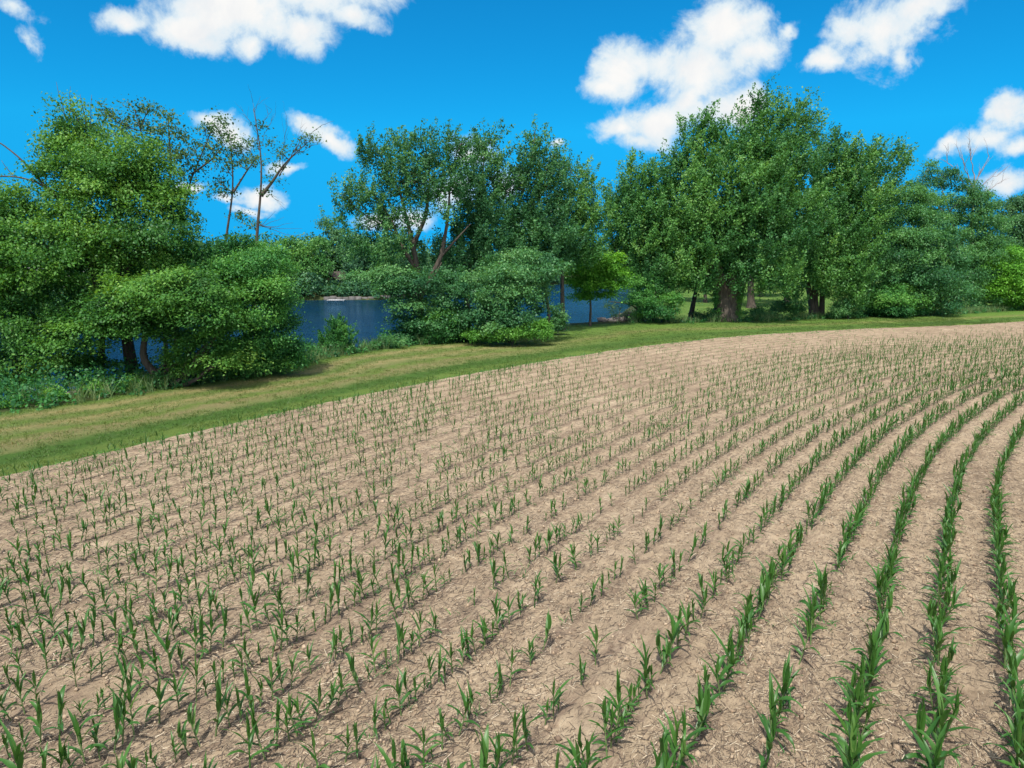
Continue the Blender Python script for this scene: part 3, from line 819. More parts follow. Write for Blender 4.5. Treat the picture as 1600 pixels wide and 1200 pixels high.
def right_bank():
    tree('maple_tree', 'pointed tree right of the small yellow-green tree, shrubs at its foot', 'tree', 1000, 59,
         [([(None, 0), (998, 460), (992, 390), (985, 300), (984, 255)], 0.28, 0.03), ([(998, 450), (1030, 400), (1050, 340)], 0.14, 0.03), ([(995, 430), (965, 400), (950, 350)], 0.12, 0.03)],
         [(984, 262, 12, 14), (980, 285, 22, 16), (1010, 272, 22, 14), (1040, 262, 18, 9), (965, 312, 28, 16), (1000, 305, 30, 18), (1035, 290, 26, 18), (950, 345, 26, 20), (985, 340, 34, 20, -1), (1025, 330, 32, 22, -1), (960, 380, 30, 20), (1000, 380, 36, 22, -1), (1040, 375, 30, 24, -1), (975, 415, 26, 18), (1015, 420, 34, 20, -1), (1050, 420, 26, 20, -1), (1000, 360, 50, 80, .5), (1040, 370, 34, 70, .5)],
         'flame', 0.26, 0.75, 1.25, 40, 'maple', tw=0.02, nt=0.2, limb=0.12, hollow=0.3)
    tree('bushy_tree', 'dark leafy undergrowth tree between the yellow-green tree and the thickest trunk', 'tree', 1022, 57.5,
         [([(None, 0), (1020, 470), (1015, 440)], 0.13, 0.04), ([(1005, 490), (985, 475), (952, 471)], 0.08, 0.02), ([(1020, 470), (1045, 450), (1055, 440)], 0.06, 0.02)],
         [(1000, 440, 26, 14), (1035, 445, 28, 14), (1010, 465, 30, 12, -.6), (1045, 470, 22, 14, -.6), (985, 470, 12, 8), (1030, 485, 30, 10, -.8), (1005, 490, 16, 8)],
         'round', 0.20, 0.5, 1.2, 38, 'lush', tw=0.012, nt=0.3, hollow=0.2)
    tree('silver_maple_tree', 'huge tree with the thickest ivy-clad trunk and highest twin-peaked crown', 'tree', 1135, 58.5,
         [([(None, 0), (1132, 470), (1120, 430), (1100, 370), (1092, 280), (1098, 190)], 0.80, 0.04), ([(1140, 500), (1145, 450), (1150, 400), (1165, 300), (1180, 170)], 0.66, 0.04), ([(1148, 500), (1152, 460), (1175, 400), (1230, 320), (1255, 200)], 0.46, 0.04), ([(1125, 450), (1090, 420), (1060, 350), (1050, 290)], 0.22, 0.04)],
         [(1100, 190, 18, 18), (1085, 215, 26, 20), (1115, 205, 22, 20), (1070, 245, 28, 20), (1105, 240, 32, 20, -1), (1050, 280, 26, 22), (1185, 160, 18, 14), (1175, 190, 28, 20), (1205, 180, 24, 16), (1240, 175, 28, 14), (1265, 182, 16, 12), (1150, 225, 36, 22, -1), (1195, 220, 38, 22, -1), (1240, 210, 36, 20), (1275, 205, 16, 10),
          (1080, 290, 36, 24, -1.5), (1125, 270, 38, 24, -2), (1170, 270, 40, 24, -2), (1215, 265, 40, 24, -1.5), (1255, 250, 34, 22, -1), (1060, 330, 30, 24, -1), (1105, 325, 40, 26, -2), (1150, 325, 40, 26, -2), (1200, 320, 44, 26, -2.4), (1245, 305, 36, 24, -1.5), (1070, 375, 32, 24, -1.5), (1115, 380, 38, 22, -2), (1200, 370, 44, 26, -2.4), (1240, 360, 34, 24, -2), (1080, 415, 34, 18, -2), (1175, 410, 38, 20, -2), (1215, 415, 38, 20, -2.2), (1160, 380, 34, 20, -1),
          (1100, 440, 30, 14, -2), (1060, 440, 24, 16, -1), (1195, 440, 34, 14, -2), (1230, 445, 26, 14, -2), (1155, 440, 20, 12, -2.5), (1150, 330, 90, 110, .5), (1085, 350, 50, 90, .5), (1215, 330, 60, 90, .5), (1200, 230, 40, 36, .5)],
         'flame', 0.27, 0.85, 1.25, 40, 'maple', BARK, tw=0.022, nt=0.14, limb=0.16, hollow=0.3)
    # ivy on the thick trunk
    tree('ivy', 'dark ivy climbing round the foot of the thickest trunk', 'ivy', 1135, 58.0, [([(1122, 500), (1120, 470), (1117, 445)], 0.02, 0.01)],
         [(1121, 490, 8, 12), (1118, 465, 7, 16), (1154, 490, 7, 14), (1156, 465, 6, 16)], 'round', 0.12, 0.24, 1.1, 24, 'lush', tw=0.006, nt=0.3)
    tree('silver_maple_tree', 'three-stemmed tree right of the thickest trunk, crown sweeping to a windblown tuft', 'tree', 1272, 62.5,
         [([(None, 0), (1266, 460), (1258, 430), (1262, 350), (1290, 260)], 0.3, 0.04), ([(1276, 498), (1272, 450), (1285, 370), (1330, 280)], 0.3, 0.04), ([(1284, 498), (1285, 450), (1320, 380), (1380, 270)], 0.26, 0.03)],
         [(1295, 222, 20, 12), (1275, 245, 28, 16), (1310, 240, 24, 16), (1345, 240, 24, 14), (1370, 235, 18, 10), (1400, 238, 16, 8), (1415, 246, 10, 6), (1290, 275, 32, 20), (1330, 270, 34, 20), (1370, 262, 30, 16), (1400, 262, 18, 10), (1270, 310, 30, 22, -1), (1310, 310, 36, 24, -1), (1350, 305, 36, 22, -1), (1385, 295, 24, 16), (1275, 350, 34, 24, -1.6), (1320, 355, 38, 24, -2), (1360, 345, 30, 22, -1.4), (1265, 390, 30, 20, -2), (1305, 395, 36, 22, -2), (1345, 390, 32, 22, -2), (1255, 425, 28, 16, -2), (1295, 430, 32, 16, -2.4), (1335, 430, 32, 18, -2.2), (1245, 455, 22, 12, -2), (1310, 455, 28, 12, -2), (1340, 465, 24, 12, -2), (1238, 478, 14, 8, -2), (1320, 330, 65, 85, .5), (1290, 390, 55, 60, .5), (1350, 410, 40, 60, .5)],
         'flame', 0.27, 0.8, 1.25, 40, 'maple', tw=0.022, nt=0.15, limb=0.14, hollow=0.3)
    tree('locust_tree', 'bluish green fine-leaved tree between the windblown tuft and the dead snag', 'tree', 1400, 65.5,
         [([(None, 0), (1398, 440), (1405, 370), (1415, 310)], 0.26, 0.04), ([(1400, 430), (1440, 380), (1460, 330)], 0.14, 0.03), ([(1399, 440), (1375, 390), (1370, 330)], 0.12, 0.03)],
         [(1385, 310, 28, 12), (1420, 305, 28, 12), (1450, 312, 24, 12), (1370, 340, 34, 14, -1), (1415, 335, 36, 14, -1), (1455, 342, 32, 14, -1), (1385, 368, 38, 15, -1.6), (1430, 370, 38, 15, -1.6), (1470, 372, 30, 15, -1), (1400, 400, 38, 15, -2), (1445, 402, 38, 16, -2), (1375, 420, 30, 14, -2), (1420, 430, 38, 15, -2.4), (1465, 432, 34, 16, -2), (1490, 405, 24, 14, -1), (1440, 455, 36, 14, -2.4), (1485, 452, 30, 14, -2), (1470, 475, 32, 10, -2), (1425, 380, 60, 66, .5), (1450, 430, 50, 44, .5)],
         'round', 0.24, 0.72, 1.1, 46, 'locust', tw=0.018, nt=0.2, limb=0.1, hollow=0.3)
    tree('locust_tree', 'tall feathery fine-leaved tree in front of the dead snag at the right', 'tree', 1500, 71,
         [([(None, 0), (1500, 420), (1490, 350), (1470, 290)], 0.26, 0.03), ([(1495, 390), (1530, 330), (1545, 300)], 0.12, 0.03), ([(1490, 350), (1455, 310), (1440, 285)], 0.1, 0.02)],
         [(1450, 262, 16, 8), (1470, 272, 24, 8), (1440, 285, 26, 10), (1485, 285, 26, 9), (1515, 292, 22, 9), (1530, 305, 20, 9), (1455, 308, 30, 10), (1500, 312, 34, 11), (1540, 325, 24, 11), (1480, 335, 32, 11), (1525, 345, 34, 12), (1560, 350, 24, 12), (1500, 365, 36, 12), (1550, 375, 30, 12), (1510, 395, 36, 14, -1), (1545, 400, 30, 12, -1), (1520, 425, 34, 14, -1), (1510, 450, 30, 14, -1), (1530, 470, 30, 12, -1), (1520, 370, 42, 62, .5), (1530, 430, 40, 40, .5)],
         'round', 0.23, 0.7, 0.8, 42, 'locust', PALE, tw=0.016, nt=0.35, limb=0.08)

    root = thing('dead_tree', 'bare pinkish grey dead snag spreading its branches above the right tree tops', 'tree', (*at(1520, 500, 76)[:2], 0))
    mb, Y, o = MB(), 76.0, np.array([at(1520, 500, 76)[0], 76.0, 0.0])
    trunk = smooth_line([o - [0, 0, .3], at(1518, 400, Y), at(1520, 330, Y), at(1522, 290, Y)], 12)
    mb.tube(trunk, np.linspace(0.28, 0.09, 12), 8)
    for a, b, r in (((1521, 300), (1500, 245), .07), ((1522, 292), (1516, 238), .07), ((1522, 292), (1545, 245), .07), ((1521, 300), (1562, 272), .06), ((1520, 310), (1480, 255), .06), ((1520, 318), (1548, 300), .05), ((1519, 320), (1565, 285), .05)):
        bare(mb, at(*a, Y), at(*b, Y), r * 0.9, 2, 5, 0.42)
    mb.v = [v - o for v in mb.v]
    mb.build('trunk', DEAD, root, True)
    tree('bushy_tree', 'bright yellow-green leafy tree low at the right picture edge', 'tree', 1578, 72,
         [([(None, 0), (1578, 450), (1570, 400)], 0.16, 0.04)],
         [(1545, 382, 16, 12, -1), (1560, 395, 24, 14, -1), (1590, 400, 22, 16, -1), (1548, 415, 24, 14, -1.4), (1580, 425, 30, 16, -1.6), (1610, 420, 24, 24), (1560, 442, 28, 14, -1.6), (1595, 448, 28, 14, -1.4), (1550, 455, 24, 12, -1.8), (1580, 468, 26, 10, -1.2), (1620, 460, 24, 20)],
         'layer', 0.26, 0.7, 1.25, 42, 'bright', tw=0.016, nt=0.25)
    tree('bushy_tree', 'dark green tree in the far right corner beneath the low cloud', 'tree', 1600, 92,
         [([(None, 0), (1600, 420), (1598, 350)], 0.26, 0.05)],
         [(1570, 325, 16, 12), (1595, 318, 20, 12), (1625, 312, 26, 16), (1580, 348, 24, 16), (1610, 345, 26, 18), (1590, 375, 30, 18), (1640, 360, 34, 40), (1620, 400, 40, 30)],
         'round', 0.32, 0.8, 1.3, 40, 'far', tw=0.02, nt=0.2)
    shrub('large rounded bush bulging onto the grass right of the three-stemmed tree', 1385, 494, 63.2, [(1375, 455, 24, 14), (1400, 452, 24, 13), (1360, 470, 22, 13), (1390, 468, 30, 14, -1), (1422, 466, 20, 14), (1365, 482, 20, 10), (1395, 483, 30, 10, -1), (1430, 480, 14, 10)], 'lush', 0.22, 0.5, 1.35, 40, 'layer')
    shrub('low shrub by the foot of the three-stemmed tree', 1235, 497, 61.5, [(1222, 478, 14, 10), (1245, 484, 16, 8), (1305, 485, 14, 8), (1210, 485, 10, 6)], 'poplar', 0.18, 0.4, 1.2, 30)
    shrub('sparse olive bush over the rocks at the right end of the water opening', 968, 500, 58.5, [(965, 488, 14, 9), (980, 490, 12, 8), (955, 478, 12, 7)], 'olive', 0.14, 0.36, 0.8, 20)
    for lab, px, lo in (('dark low bush against the left side of the ivy-clad thickest trunk', 1100, [(1095, 494, 16, 7), (1112, 491, 12, 9)]),
                        ('dark low bush between the thickest trunk and the three-stemmed tree', 1190, [(1176, 492, 18, 8), (1200, 490, 16, 9), (1188, 484, 10, 7)]),
                        ('dark thicket closing the foot of the wood right of the three stems', 1325, [(1312, 484, 16, 12), (1332, 486, 18, 11), (1322, 474, 14, 10)])):
        shrub(lab, px, 500, ground(px, 501)[1] + 1.5, lo, 'poplar', 0.19, 0.45, 1.1, 32)
    # trees standing on the lawn behind the right bank
    for lab, px, Y, r, top in (('leaning trunk standing just left of the thickest trunk on the lawn rim', 1076, 61, .28, 380), ('straight grey trunk on the sunlit lawn right of the thickest trunk', 1173, 84, .48, 330), ('slender trunk on the lawn seen left of the thickest trunk', 1101, 92, .26, 360), ('thin dark trunk beside the pale lawn gap right of the thickest trunk', 1187, 104, .3, 360), ('dark trunk on the lawn far right of the thickest trunk', 1228, 90, .36, 350)):
        b = ground(px, 500)
        lean = 14 if 'leaning' in lab else 0
        tree('lawn_tree', lab, 'tree', px, Y, [([(None, 0), (px + lean, 440), (px + lean, top + 40)], r, r * .4)],
             [(px + lean, top, 44, 26), (px - 20, top + 30, 36, 22), (px + 30, top + 34, 36, 22), (px + lean, top + 56, 40, 16)],
             'round', 0.34, 0.9, 0.9, 34, 'maple', tw=0.03, nt=0.15, group='trees standing on the lawn behind the right bank')


# ------------------------------------------------------------------ far bank
def far_bank():
    # a wood that reads as one mass behind the river and the lawn
    Cs, Os, Ts, S = [], [], [], []
    spans = []
    for px in np.arange(-420, 1000, 26):
        X, Yb = None, 115.0
        for it in range(6):
            X = (px - 800) / F * Yb
            Yb = float(np.interp(X, FAR_SHORE[:, 0], FAR_SHORE[:, 1])) + 16
        spans.append((px, min(Yb, 330)))
    spans += [(px, 150 + 30 * math.sin(px * .05)) for px in range(985, 1960, 24)]
    for px, Y in spans:
        for row in range(2):
            Yy = Y + row * 14 + rng.uniform(-3, 3)
            hpx = 372 + (18 if px < 420 else 0) + (22 if px > 640 else 0) + rng.uniform(-12, 10)
            c = at(px + rng.uniform(-9, 9), hpx + 26, Yy)
            rz = rng.uniform(2.6, 4.0) * Yy / 135
            h = max(c[2], 6)
            c[2] = h - rz * 0.3
            C, O, T, _ = crown_clumps([(c, np.array([rz * 1.0, rz * .9, rz])), (c - [rng.uniform(-2, 2), 1, h * .42], np.array([rz * 1.15, rz, rz * .95]))], 1.15 * Yy / 130, 0.9)
            Cs.append(C); Os.append(O); Ts.append(T); S.append(np.full(len(C), 1.15 * Yy / 130))
    # growth hanging over the far waterline
    fx = rng.uniform(-150, 12, 3400)
    fyy = np.interp(fx, FAR_SHORE[:, 0], FAR_SHORE[:, 1])
    fpx = 800 + F * fx / (fyy * CP)
    hh = rng.uniform(.1, 1, len(fx)) ** 1.3 * np.where((fpx > 500) & (fpx < 592), .9, 3.0)
    off = rng.uniform(-3.4, 4.0, len(fx))
    off = np.where((fpx > 500) & (fpx < 592), np.maximum(off, -1.6), off)
    Cs.append(np.c_[fx, fyy + off, np.maximum(terrain(fx, fyy + off)[0], WATER_Z) + .2 + hh]); Os.append(unit(rng.normal(size=(len(fx), 3)) + [0, -.6, .5])); Ts.append(rng.uniform(0, .7, len(fx))); S.append(np.full(len(fx), .75))
    C, O, T, S = (np.concatenate(a) for a in (Cs, Os, Ts, S))
    V, q, tn = leaves(C, O, 0.5, 22, S, 'round', T)
    kind(link('far_wood', mesh('far_wood', V, [q], LEAF['far'], {'tint': tn})), 'stuff', 'continuous green wood closing the view beyond the river and lawn', 'wood')
    specs = [('rounded tree on the far bank, first beyond the dense tree at the river gap', 455, 117, [(455, 385, 24, 16), (440, 405, 24, 16), (470, 408, 24, 18), (455, 432, 30, 14)]),
             ('pale grey-green tree overhanging the far waterline left of the cabin', 478, 116, [(480, 400, 22, 20), (500, 385, 18, 14), (475, 425, 22, 14), (495, 415, 22, 18), (486, 448, 24, 10), (470, 458, 26, 8), (500, 452, 16, 6)]),
             ('tall dark tree on the far bank above the brown cabin roof', 525, 127, [(515, 352, 16, 14), (530, 372, 22, 16), (508, 385, 20, 18), (535, 400, 24, 16), (515, 412, 20, 10)]),
             ('dark spreading tree on the far bank right of the cabin', 566, 122, [(560, 380, 22, 16), (580, 392, 24, 18), (560, 412, 26, 16), (590, 420, 22, 16), (575, 440, 28, 12), (560, 452, 22, 7), (600, 452, 30, 9)]),
             ('shadowy tree on the far bank above the stone wall end', 615, 123, [(610, 385, 24, 18), (630, 400, 24, 18), (610, 425, 28, 18), (640, 430, 22, 16)]),
             ('low grey-green tree hanging to the water at the far river bend', 440, 113, [(442, 440, 22, 14), (458, 452, 20, 10), (430, 455, 20, 10)])]
    for lab, px, Y, lo in specs:
        tree('far_bank_tree', lab, 'tree', px, Y, [([(None, 0), (px, 450), (px, lo[0][1] + 10)], 0.3, 0.06)], lo, 'round', 0.5, 1.1, 1.05, 24, 'far' if 'dark' in lab or 'shadow' in lab else 'maple', tw=0.04, nt=0.15, group='trees on the far bank')
    tree('far_bank_tree', 'leaning pale trunk on the far bank left of the cabin', 'tree', 490, 117, [([(None, 0), (493, 438), (500, 420)], 0.16, 0.06)], [(502, 412, 12, 8), (494, 408, 12, 8)], 'round', 0.5, 1.0, 0.8, 20, 'far', PALE, tw=0.04, nt=0.2, group='trees on the far bank')
    # cabin with a brown roof
    roofm = plain_mat('roof_brown', (0.055, 0.04, 0.035), (0.10, 0.075, 0.065), 3)
    wood = plain_mat('cabin_wood', (0.05, 0.035, 0.03), (0.11, 0.075, 0.06), 5)
    white = plain_mat('white_paint', (0.62, 0.64, 0.64), (0.76, 0.77, 0.76), 3, 0.5)
    grey = plain_mat('grey_shingle', (0.30, 0.30, 0.31), (0.48, 0.48, 0.49), 6)
    glassm = plain_mat('dark_glass', (0.01, 0.014, 0.02), (0.02, 0.025, 0.03), 2, 0.1, 0.0)

    def house(label, px, Y, w, d, hw, hr, wallm, roofmat, rz, zb):
        c = at(px, 460, Y)
        r = thing('house', label, 'house', (c[0], Y, zb))
        r.rotation_euler = (0, 0, rz)
        m = MB(); m.box((0, 0, hw / 2), (w, d, hw))
        m.add([(-w / 2, -d / 2, hw), (-w / 2, d / 2, hw), (-w / 2, 0, hw + hr * .95), (w / 2, -d / 2, hw), (w / 2, d / 2, hw), (w / 2, 0, hw + hr * .95)], t=[(0, 2, 1), (3, 4, 5)])
        m.build('wall', wallm, r)
        m = MB()
        for s in (-1, 1):
            e = 0.5
            y1, z1 = s * (d / 2 + e), hw - hr * 2 * e / d
            a = np.array([(-w / 2 - e, 0, hw + hr), (w / 2 + e, 0, hw + hr), (w / 2 + e, y1, z1), (-w / 2 - e, y1, z1)])
            b = a + [0, 0, 0.16]
            m.add(np.r_[a, b], [(0, 1, 2, 3), (7, 6, 5, 4), (0, 4, 5, 1), (1, 5, 6, 2), (2, 6, 7, 3), (3, 7, 4, 0)])
        m.build('roof', roofmat, r)
        for x in (-w * .3, w * .28):
            m = MB(); m.box((x, -d / 2 - .03, hw * .55), (min(1.2, w * .2), .08, hw * .5)); f = m.build('window', white, r)
            m = MB(); m.box((x, -d / 2 - .075, hw * .55), (min(1.0, w * .16), .03, hw * .42)); m.build('pane', glassm, f)
        m = MB(); dh = min(2.04, hw - .12); m.box((0, -d / 2 - .035, dh / 2), (1.0, .07, dh)); m.build('door', wood, r)
        return r
    house('small dark cabin with a brown gable roof on the far bank', 527, 121.5, 3.4, 3.4, 1.6, 0.95, wood, roofm, R(58), 0.05)
    house('house with a long pale grey roof seen through the left branches', 122, 104, 9, 7, 2.3, 1.8, white, grey, R(-16), 0.4)
    house('white house with a low grey roof near the left picture edge', 30, 97, 7, 6, 2.1, 1.6, white, grey, R(12), 0.3)
    # pale shed beside the cabin
    c = at(503, 446, 122)
    sh = thing('shed', 'little pale shed under the trees beside the brown-roofed cabin', 'shed', (c[0], 122, 0.05))
    m = MB(); m.box((0, 0, .7), (2.0, 1.8, 1.4)); m.build('wall', white, sh)
    m = MB(); m.add([(-1.2, -1.1, 1.4), (1.2, -1.1, 1.4), (1.2, 1.1, 1.4), (-1.2, 1.1, 1.4), (-1.2, 0, 1.9), (1.2, 0, 1.9)], [(0, 1, 5, 4), (2, 3, 4, 5), (3, 2, 1, 0)], [(0, 4, 3), (1, 2, 5)]); m.build('roof', grey, sh)
    # stone shore wall and the white dock before it
    stone = plain_mat('shore_stone', (0.05, 0.047, 0.045), (0.13, 0.122, 0.115), 1.2)
    mb = MB()
    P = [at(506, 470, 111.6), at(545, 466, 112.0), at(585, 462, 112.8), at(640, 462, 117.5)]
    for a, b in zip(P[:-1], P[1:]):
        n = int(np.linalg.norm((b - a)[:2]) / 0.9)
        for k in range(n):
            p = a + (b - a) * (k + .5) / n
            mb.box((p[0], p[1] + .2 + rng.uniform(-.1, .1), -1.5 + rng.uniform(-.06, .06)), (0.93, 0.8, 1.0 + rng.uniform(-.1, .2)), rng.uniform(-.08, .08))
    o = at(545, 466, 112.0); o[2] = -1.5
    mb.v = [v - o for v in mb.v]
    thing('shore_wall', 'low grey stone wall holding the far bank at the cabin', 'wall', o, data=mb.mesh('shore_wall', stone))
    o = at(526, 470, 109.9); o[2] = WATER_Z
    dk = thing('dock', 'small white dock on posts in front of the far stone wall', 'dock', o)
    m = MB(); m.box((0, 0, .14), (2.6, 1.8, .08)); m.build('deck', grey, dk)
    for x, y in ((-1.5, -1), (0, -1), (1.5, -1), (-1.5, 1), (1.5, 1)):
        m = MB(); m.box((x * .8, y * .75, -.2), (.12, .12, .56)); m.build('post', grey, dk)
    # red boat drawn up on the far left bank
    red = plain_mat('red_hull', (0.32, 0.06, 0.03), (0.40, 0.085, 0.04), 2, 0.4, 0.0)
    c = at(87, 459, 92); z = tz(c[0], 92)
    bt = thing('rowing_boat', 'small orange-red boat drawn up beneath the pale roofs at the left', 'boat', (c[0], 92, z + .1))
    bt.scale = (.65, .65, .65)
    n = 11
    xs = np.linspace(-1.3, 1.3, n)
    half = 0.5 * np.sqrt(np.clip(1 - (np.abs(xs) / 1.34) ** 2.4, 0, 1))
    V, q = [], []
    for x, h in zip(xs, half):
        V += [(x, -h, .5 + .08 * x * x / 3), (x, -h * .75, .1), (x, 0, 0), (x, h * .75, .1), (x, h, .5 + .08 * x * x / 3), (x, h * .85, .46), (x, 0, .1), (x, -h * .85, .46)]
    for i in range(n - 1):
        for j in range(8):
            q.append((i * 8 + j, i * 8 + (j + 1) % 8, i * 8 + 8 + (j + 1) % 8, i * 8 + 8 + j))
    m = MB(); m.add(V, q); m.build('hull', red, bt, True)
    for x in (-.7, .6):
        m = MB(); m.box((x, 0, .34), (.22, .9, .05)); m.build('thwart', white, bt)


# ------------------------------------------------------------------ ground growth that nobody could count
def undergrowth():
    n = 9000
    i = rng.integers(0, len(VEG) - 1, n)
    t = unit(VEG[i + 1] - VEG[i]); nr = np.c_[-t[:, 1], t[:, 0]]
    off = rng.uniform(-0.1, 3.6, n)
    P = VEG[i] + nr * off[:, None] + rng.normal(0, .3, (n, 2))
    px = 800 + F * P[:, 0] / (P[:, 1] * CP + CAM_H * SP)
    keep = (px > -350) & (P[:, 1] > 8) & (((px < 860) & ~((px > 505) & (px < 600) & (off > 0.9))) | ((px > 985) & (off < 1.2) & (rng.random(n) < .9)) | (px > 1340))
    P, off = P[keep], off[keep]
    z = terrain(P[:, 0], P[:, 1])[0]
    ok = z > WATER_Z - 0.1
    P, z, off = P[ok], z[ok], off[ok]
    h = np.clip(0.10 + off * 0.16, 0.08, 0.5) * rng.uniform(.5, 1.2, len(P))
    h = h * np.where(P[:, 0] < -6, 1.7, 1.0)
    C = np.c_[P, z + h]
    V, q, tn = leaves(C, unit(rng.normal(size=C.shape) + [0, -.5, .6]), 0.15, 16, 0.16 + h * 0.7, 'round', np.clip(rng.normal(.22, .18, len(C)), 0, 1))
    kind(link('undergrowth', mesh('undergrowth', V, [q], LEAF['lush'], {'tint': tn})), 'stuff', 'tangled green undergrowth along the rim of the mown strip', 'undergrowth')


def blades(P, z, hmin, hmax, w, per, lean=0.35):
    n = len(P) * per
    X = np.repeat(np.c_[P, z], per, 0) + np.c_[rng.normal(0, .06, (n, 2)), np.zeros(n)]
    h = rng.uniform(hmin, hmax, n)[:, None]
    a = rng.uniform(0, 2 * math.pi, n)
    side = np.c_[np.cos(a), np.sin(a), np.zeros(n)] * w
    ln = np.c_[rng.normal(0, lean, (n, 2)), np.ones(n)] * h
    mid = X + ln * .55
    tip = X + ln * [1.25, 1.25, 1.0]
    V = np.stack([X - side, X + side, mid + side * .7, tip, mid - side * .7], 1).reshape(-1, 3)
    k = np.arange(n)[:, None] * 5
    return V, k + np.array([[0, 1, 2, 4]]), k + np.array([[4, 2, 3]])


def grasses():
    # tall weeds and reeds on the bank rim
    n = 5200
    i = rng.integers(0, len(VEG) - 1, n)
    t = unit(VEG[i + 1] - VEG[i]); nr = np.c_[-t[:, 1], t[:, 0]]
    off = rng.uniform(-0.25, 1.6, n)
    P = VEG[i] + nr * off[:, None]
    px = 800 + F * P[:, 0] / (P[:, 1] * CP + CAM_H * SP)
    keep = (P[:, 1] > 8) & (px > -350) & (px < 1750) & ~((px > 866) & (px < 985) & (off > -.1)) & ((vnoise(P[:, 0], P[:, 1], .5) > .4) | (px > 1420))
    P, px = P[keep], px[keep]
    z = terrain(P[:, 0], P[:, 1])[0]
    V, q, t3 = blades(P, z, .18, .75, .012, 9, .3)
    tn = np.repeat(np.clip(rng.normal(.45, .22, len(V) // 5), 0, 1), 5)
    kind(link('tall_grass', mesh('tall_grass', V, [q, t3], LEAF['reed'], {'tint': tn})), 'stuff', 'tall weedy grass fringing the bank rim and bush feet', 'grass')
    # turf of the mown strip
    n = 90000
    i = rng.integers(0, len(EDGE) - 1, n)
    t = unit(EDGE[i + 1] - EDGE[i]); nr = np.c_[-t[:, 1], t[:, 0]]
    off = rng.random(n) ** 1.3 * 13 - .12
    P = EDGE[i] + nr * off[:, None] + rng.normal(0, .2, (n, 2))
    px = 800 + F * P[:, 0] / (P[:, 1] * CP + CAM_H * SP)
    keep = (P[:, 1] > 8) & (px > -150) & (px < 1750) & (P[:, 1] < 62)
    P, off = P[keep], off[keep]
    z, dv, de, _ = terrain(P[:, 0], P[:, 1])
    ok = (dv < .2) & (vnoise(P[:, 0], P[:, 1], .9) > .25)
    u = np.clip(de[ok] / np.maximum(de[ok] - dv[ok], .5), 0, 1)
    P, z = P[ok], z[ok]
    V, q, t3 = blades(P, z - .01, .03, .10, .009, 5, .7)
    mt = np.interp(u, [0, .06, .14, .24, .32, .42, .48, .6, .65, .72, .82, .9, 1], [.35, .3, .05, .1, .5, .6, .3, .75, .5, .3, .75, .5, .1]) * np.where(P[:, 0] + .6 * P[:, 1] > 26, .5, 1)
    tn = np.repeat(np.clip(np.repeat(mt, 5) + rng.normal(0, .15, len(V) // 5), 0, 1), 5)
    kind(link('turf_grass', mesh('turf_grass', V, [q, t3], LEAF['turf'], {'tint': tn})), 'stuff', 'short mown grass of the green and tan strip', 'grass')


PAL_T = [(0.0, (0.06, 0.12, 0.025)), (0.5, (0.12, 0.18, 0.04)), (0.8, (0.2, 0.2, 0.07)), (1.0, (0.34, 0.27, 0.12))]
LEAF['turf'] = leaf_mat('leaf_turf', PAL_T)


def rubble():
    mb = MB()
    m = plain_mat('rubble_stone', (0.07, 0.06, 0.055), (0.2, 0.17, 0.155), 3)
    o = None
    for k in range(70):
        y = rng.uniform(58.2, 68)
        x = right_shore(y) + rng.uniform(-0.4, 1.8)
        if y < 60 and rng.random() < .5:
            x = rng.uniform(7.6, 13.5)
        r = rng.uniform(.14, .42)
        u, v = np.meshgrid(np.linspace(0, 2 * math.pi, 8, endpoint=False), np.linspace(.15, math.pi - .15, 5))
        d = np.c_[(np.cos(u) * np.sin(v)).ravel(), (np.sin(u) * np.sin(v)).ravel(), np.cos(v).ravel()]
        d = d * r * rng.uniform(.75, 1.2, (len(d), 1)) * [1.3, 1, .7]
        i, j = np.arange(4)[:, None] * 8, np.arange(8)[None, :]
        q = np.stack([i + j, i + (j + 1) % 8, i + 8 + (j + 1) % 8, i + 8 + j], -1).reshape(-1, 4)
        c = np.array([x, y, max(tz(x, y), WATER_Z) + r * .3])
        mb.add(d + c, q)
    kind(mb.build('shore_rubble', m), 'stuff', 'heap of dark broken stone along the shore at the water opening', 'rubble')


# ------------------------------------------------------------------ the crop
CORN = leaf_mat('corn_leaf', [(0.0, (0.030, 0.088, 0.016)), (0.5, (0.052, 0.130, 0.022)), (0.85, (0.085, 0.175, 0.03)), (1.0, (0.15, 0.21, 0.05))], 0.22, 0.42, 0.4, (1.6, 1.5, .5), gain=(.72, .9, .9))
STALK = leaf_mat('corn_stalk', [(0.0, (0.05, 0.11, 0.03)), (1.0, (0.14, 0.19, 0.07))], 0.0, 0.5, 0.3)


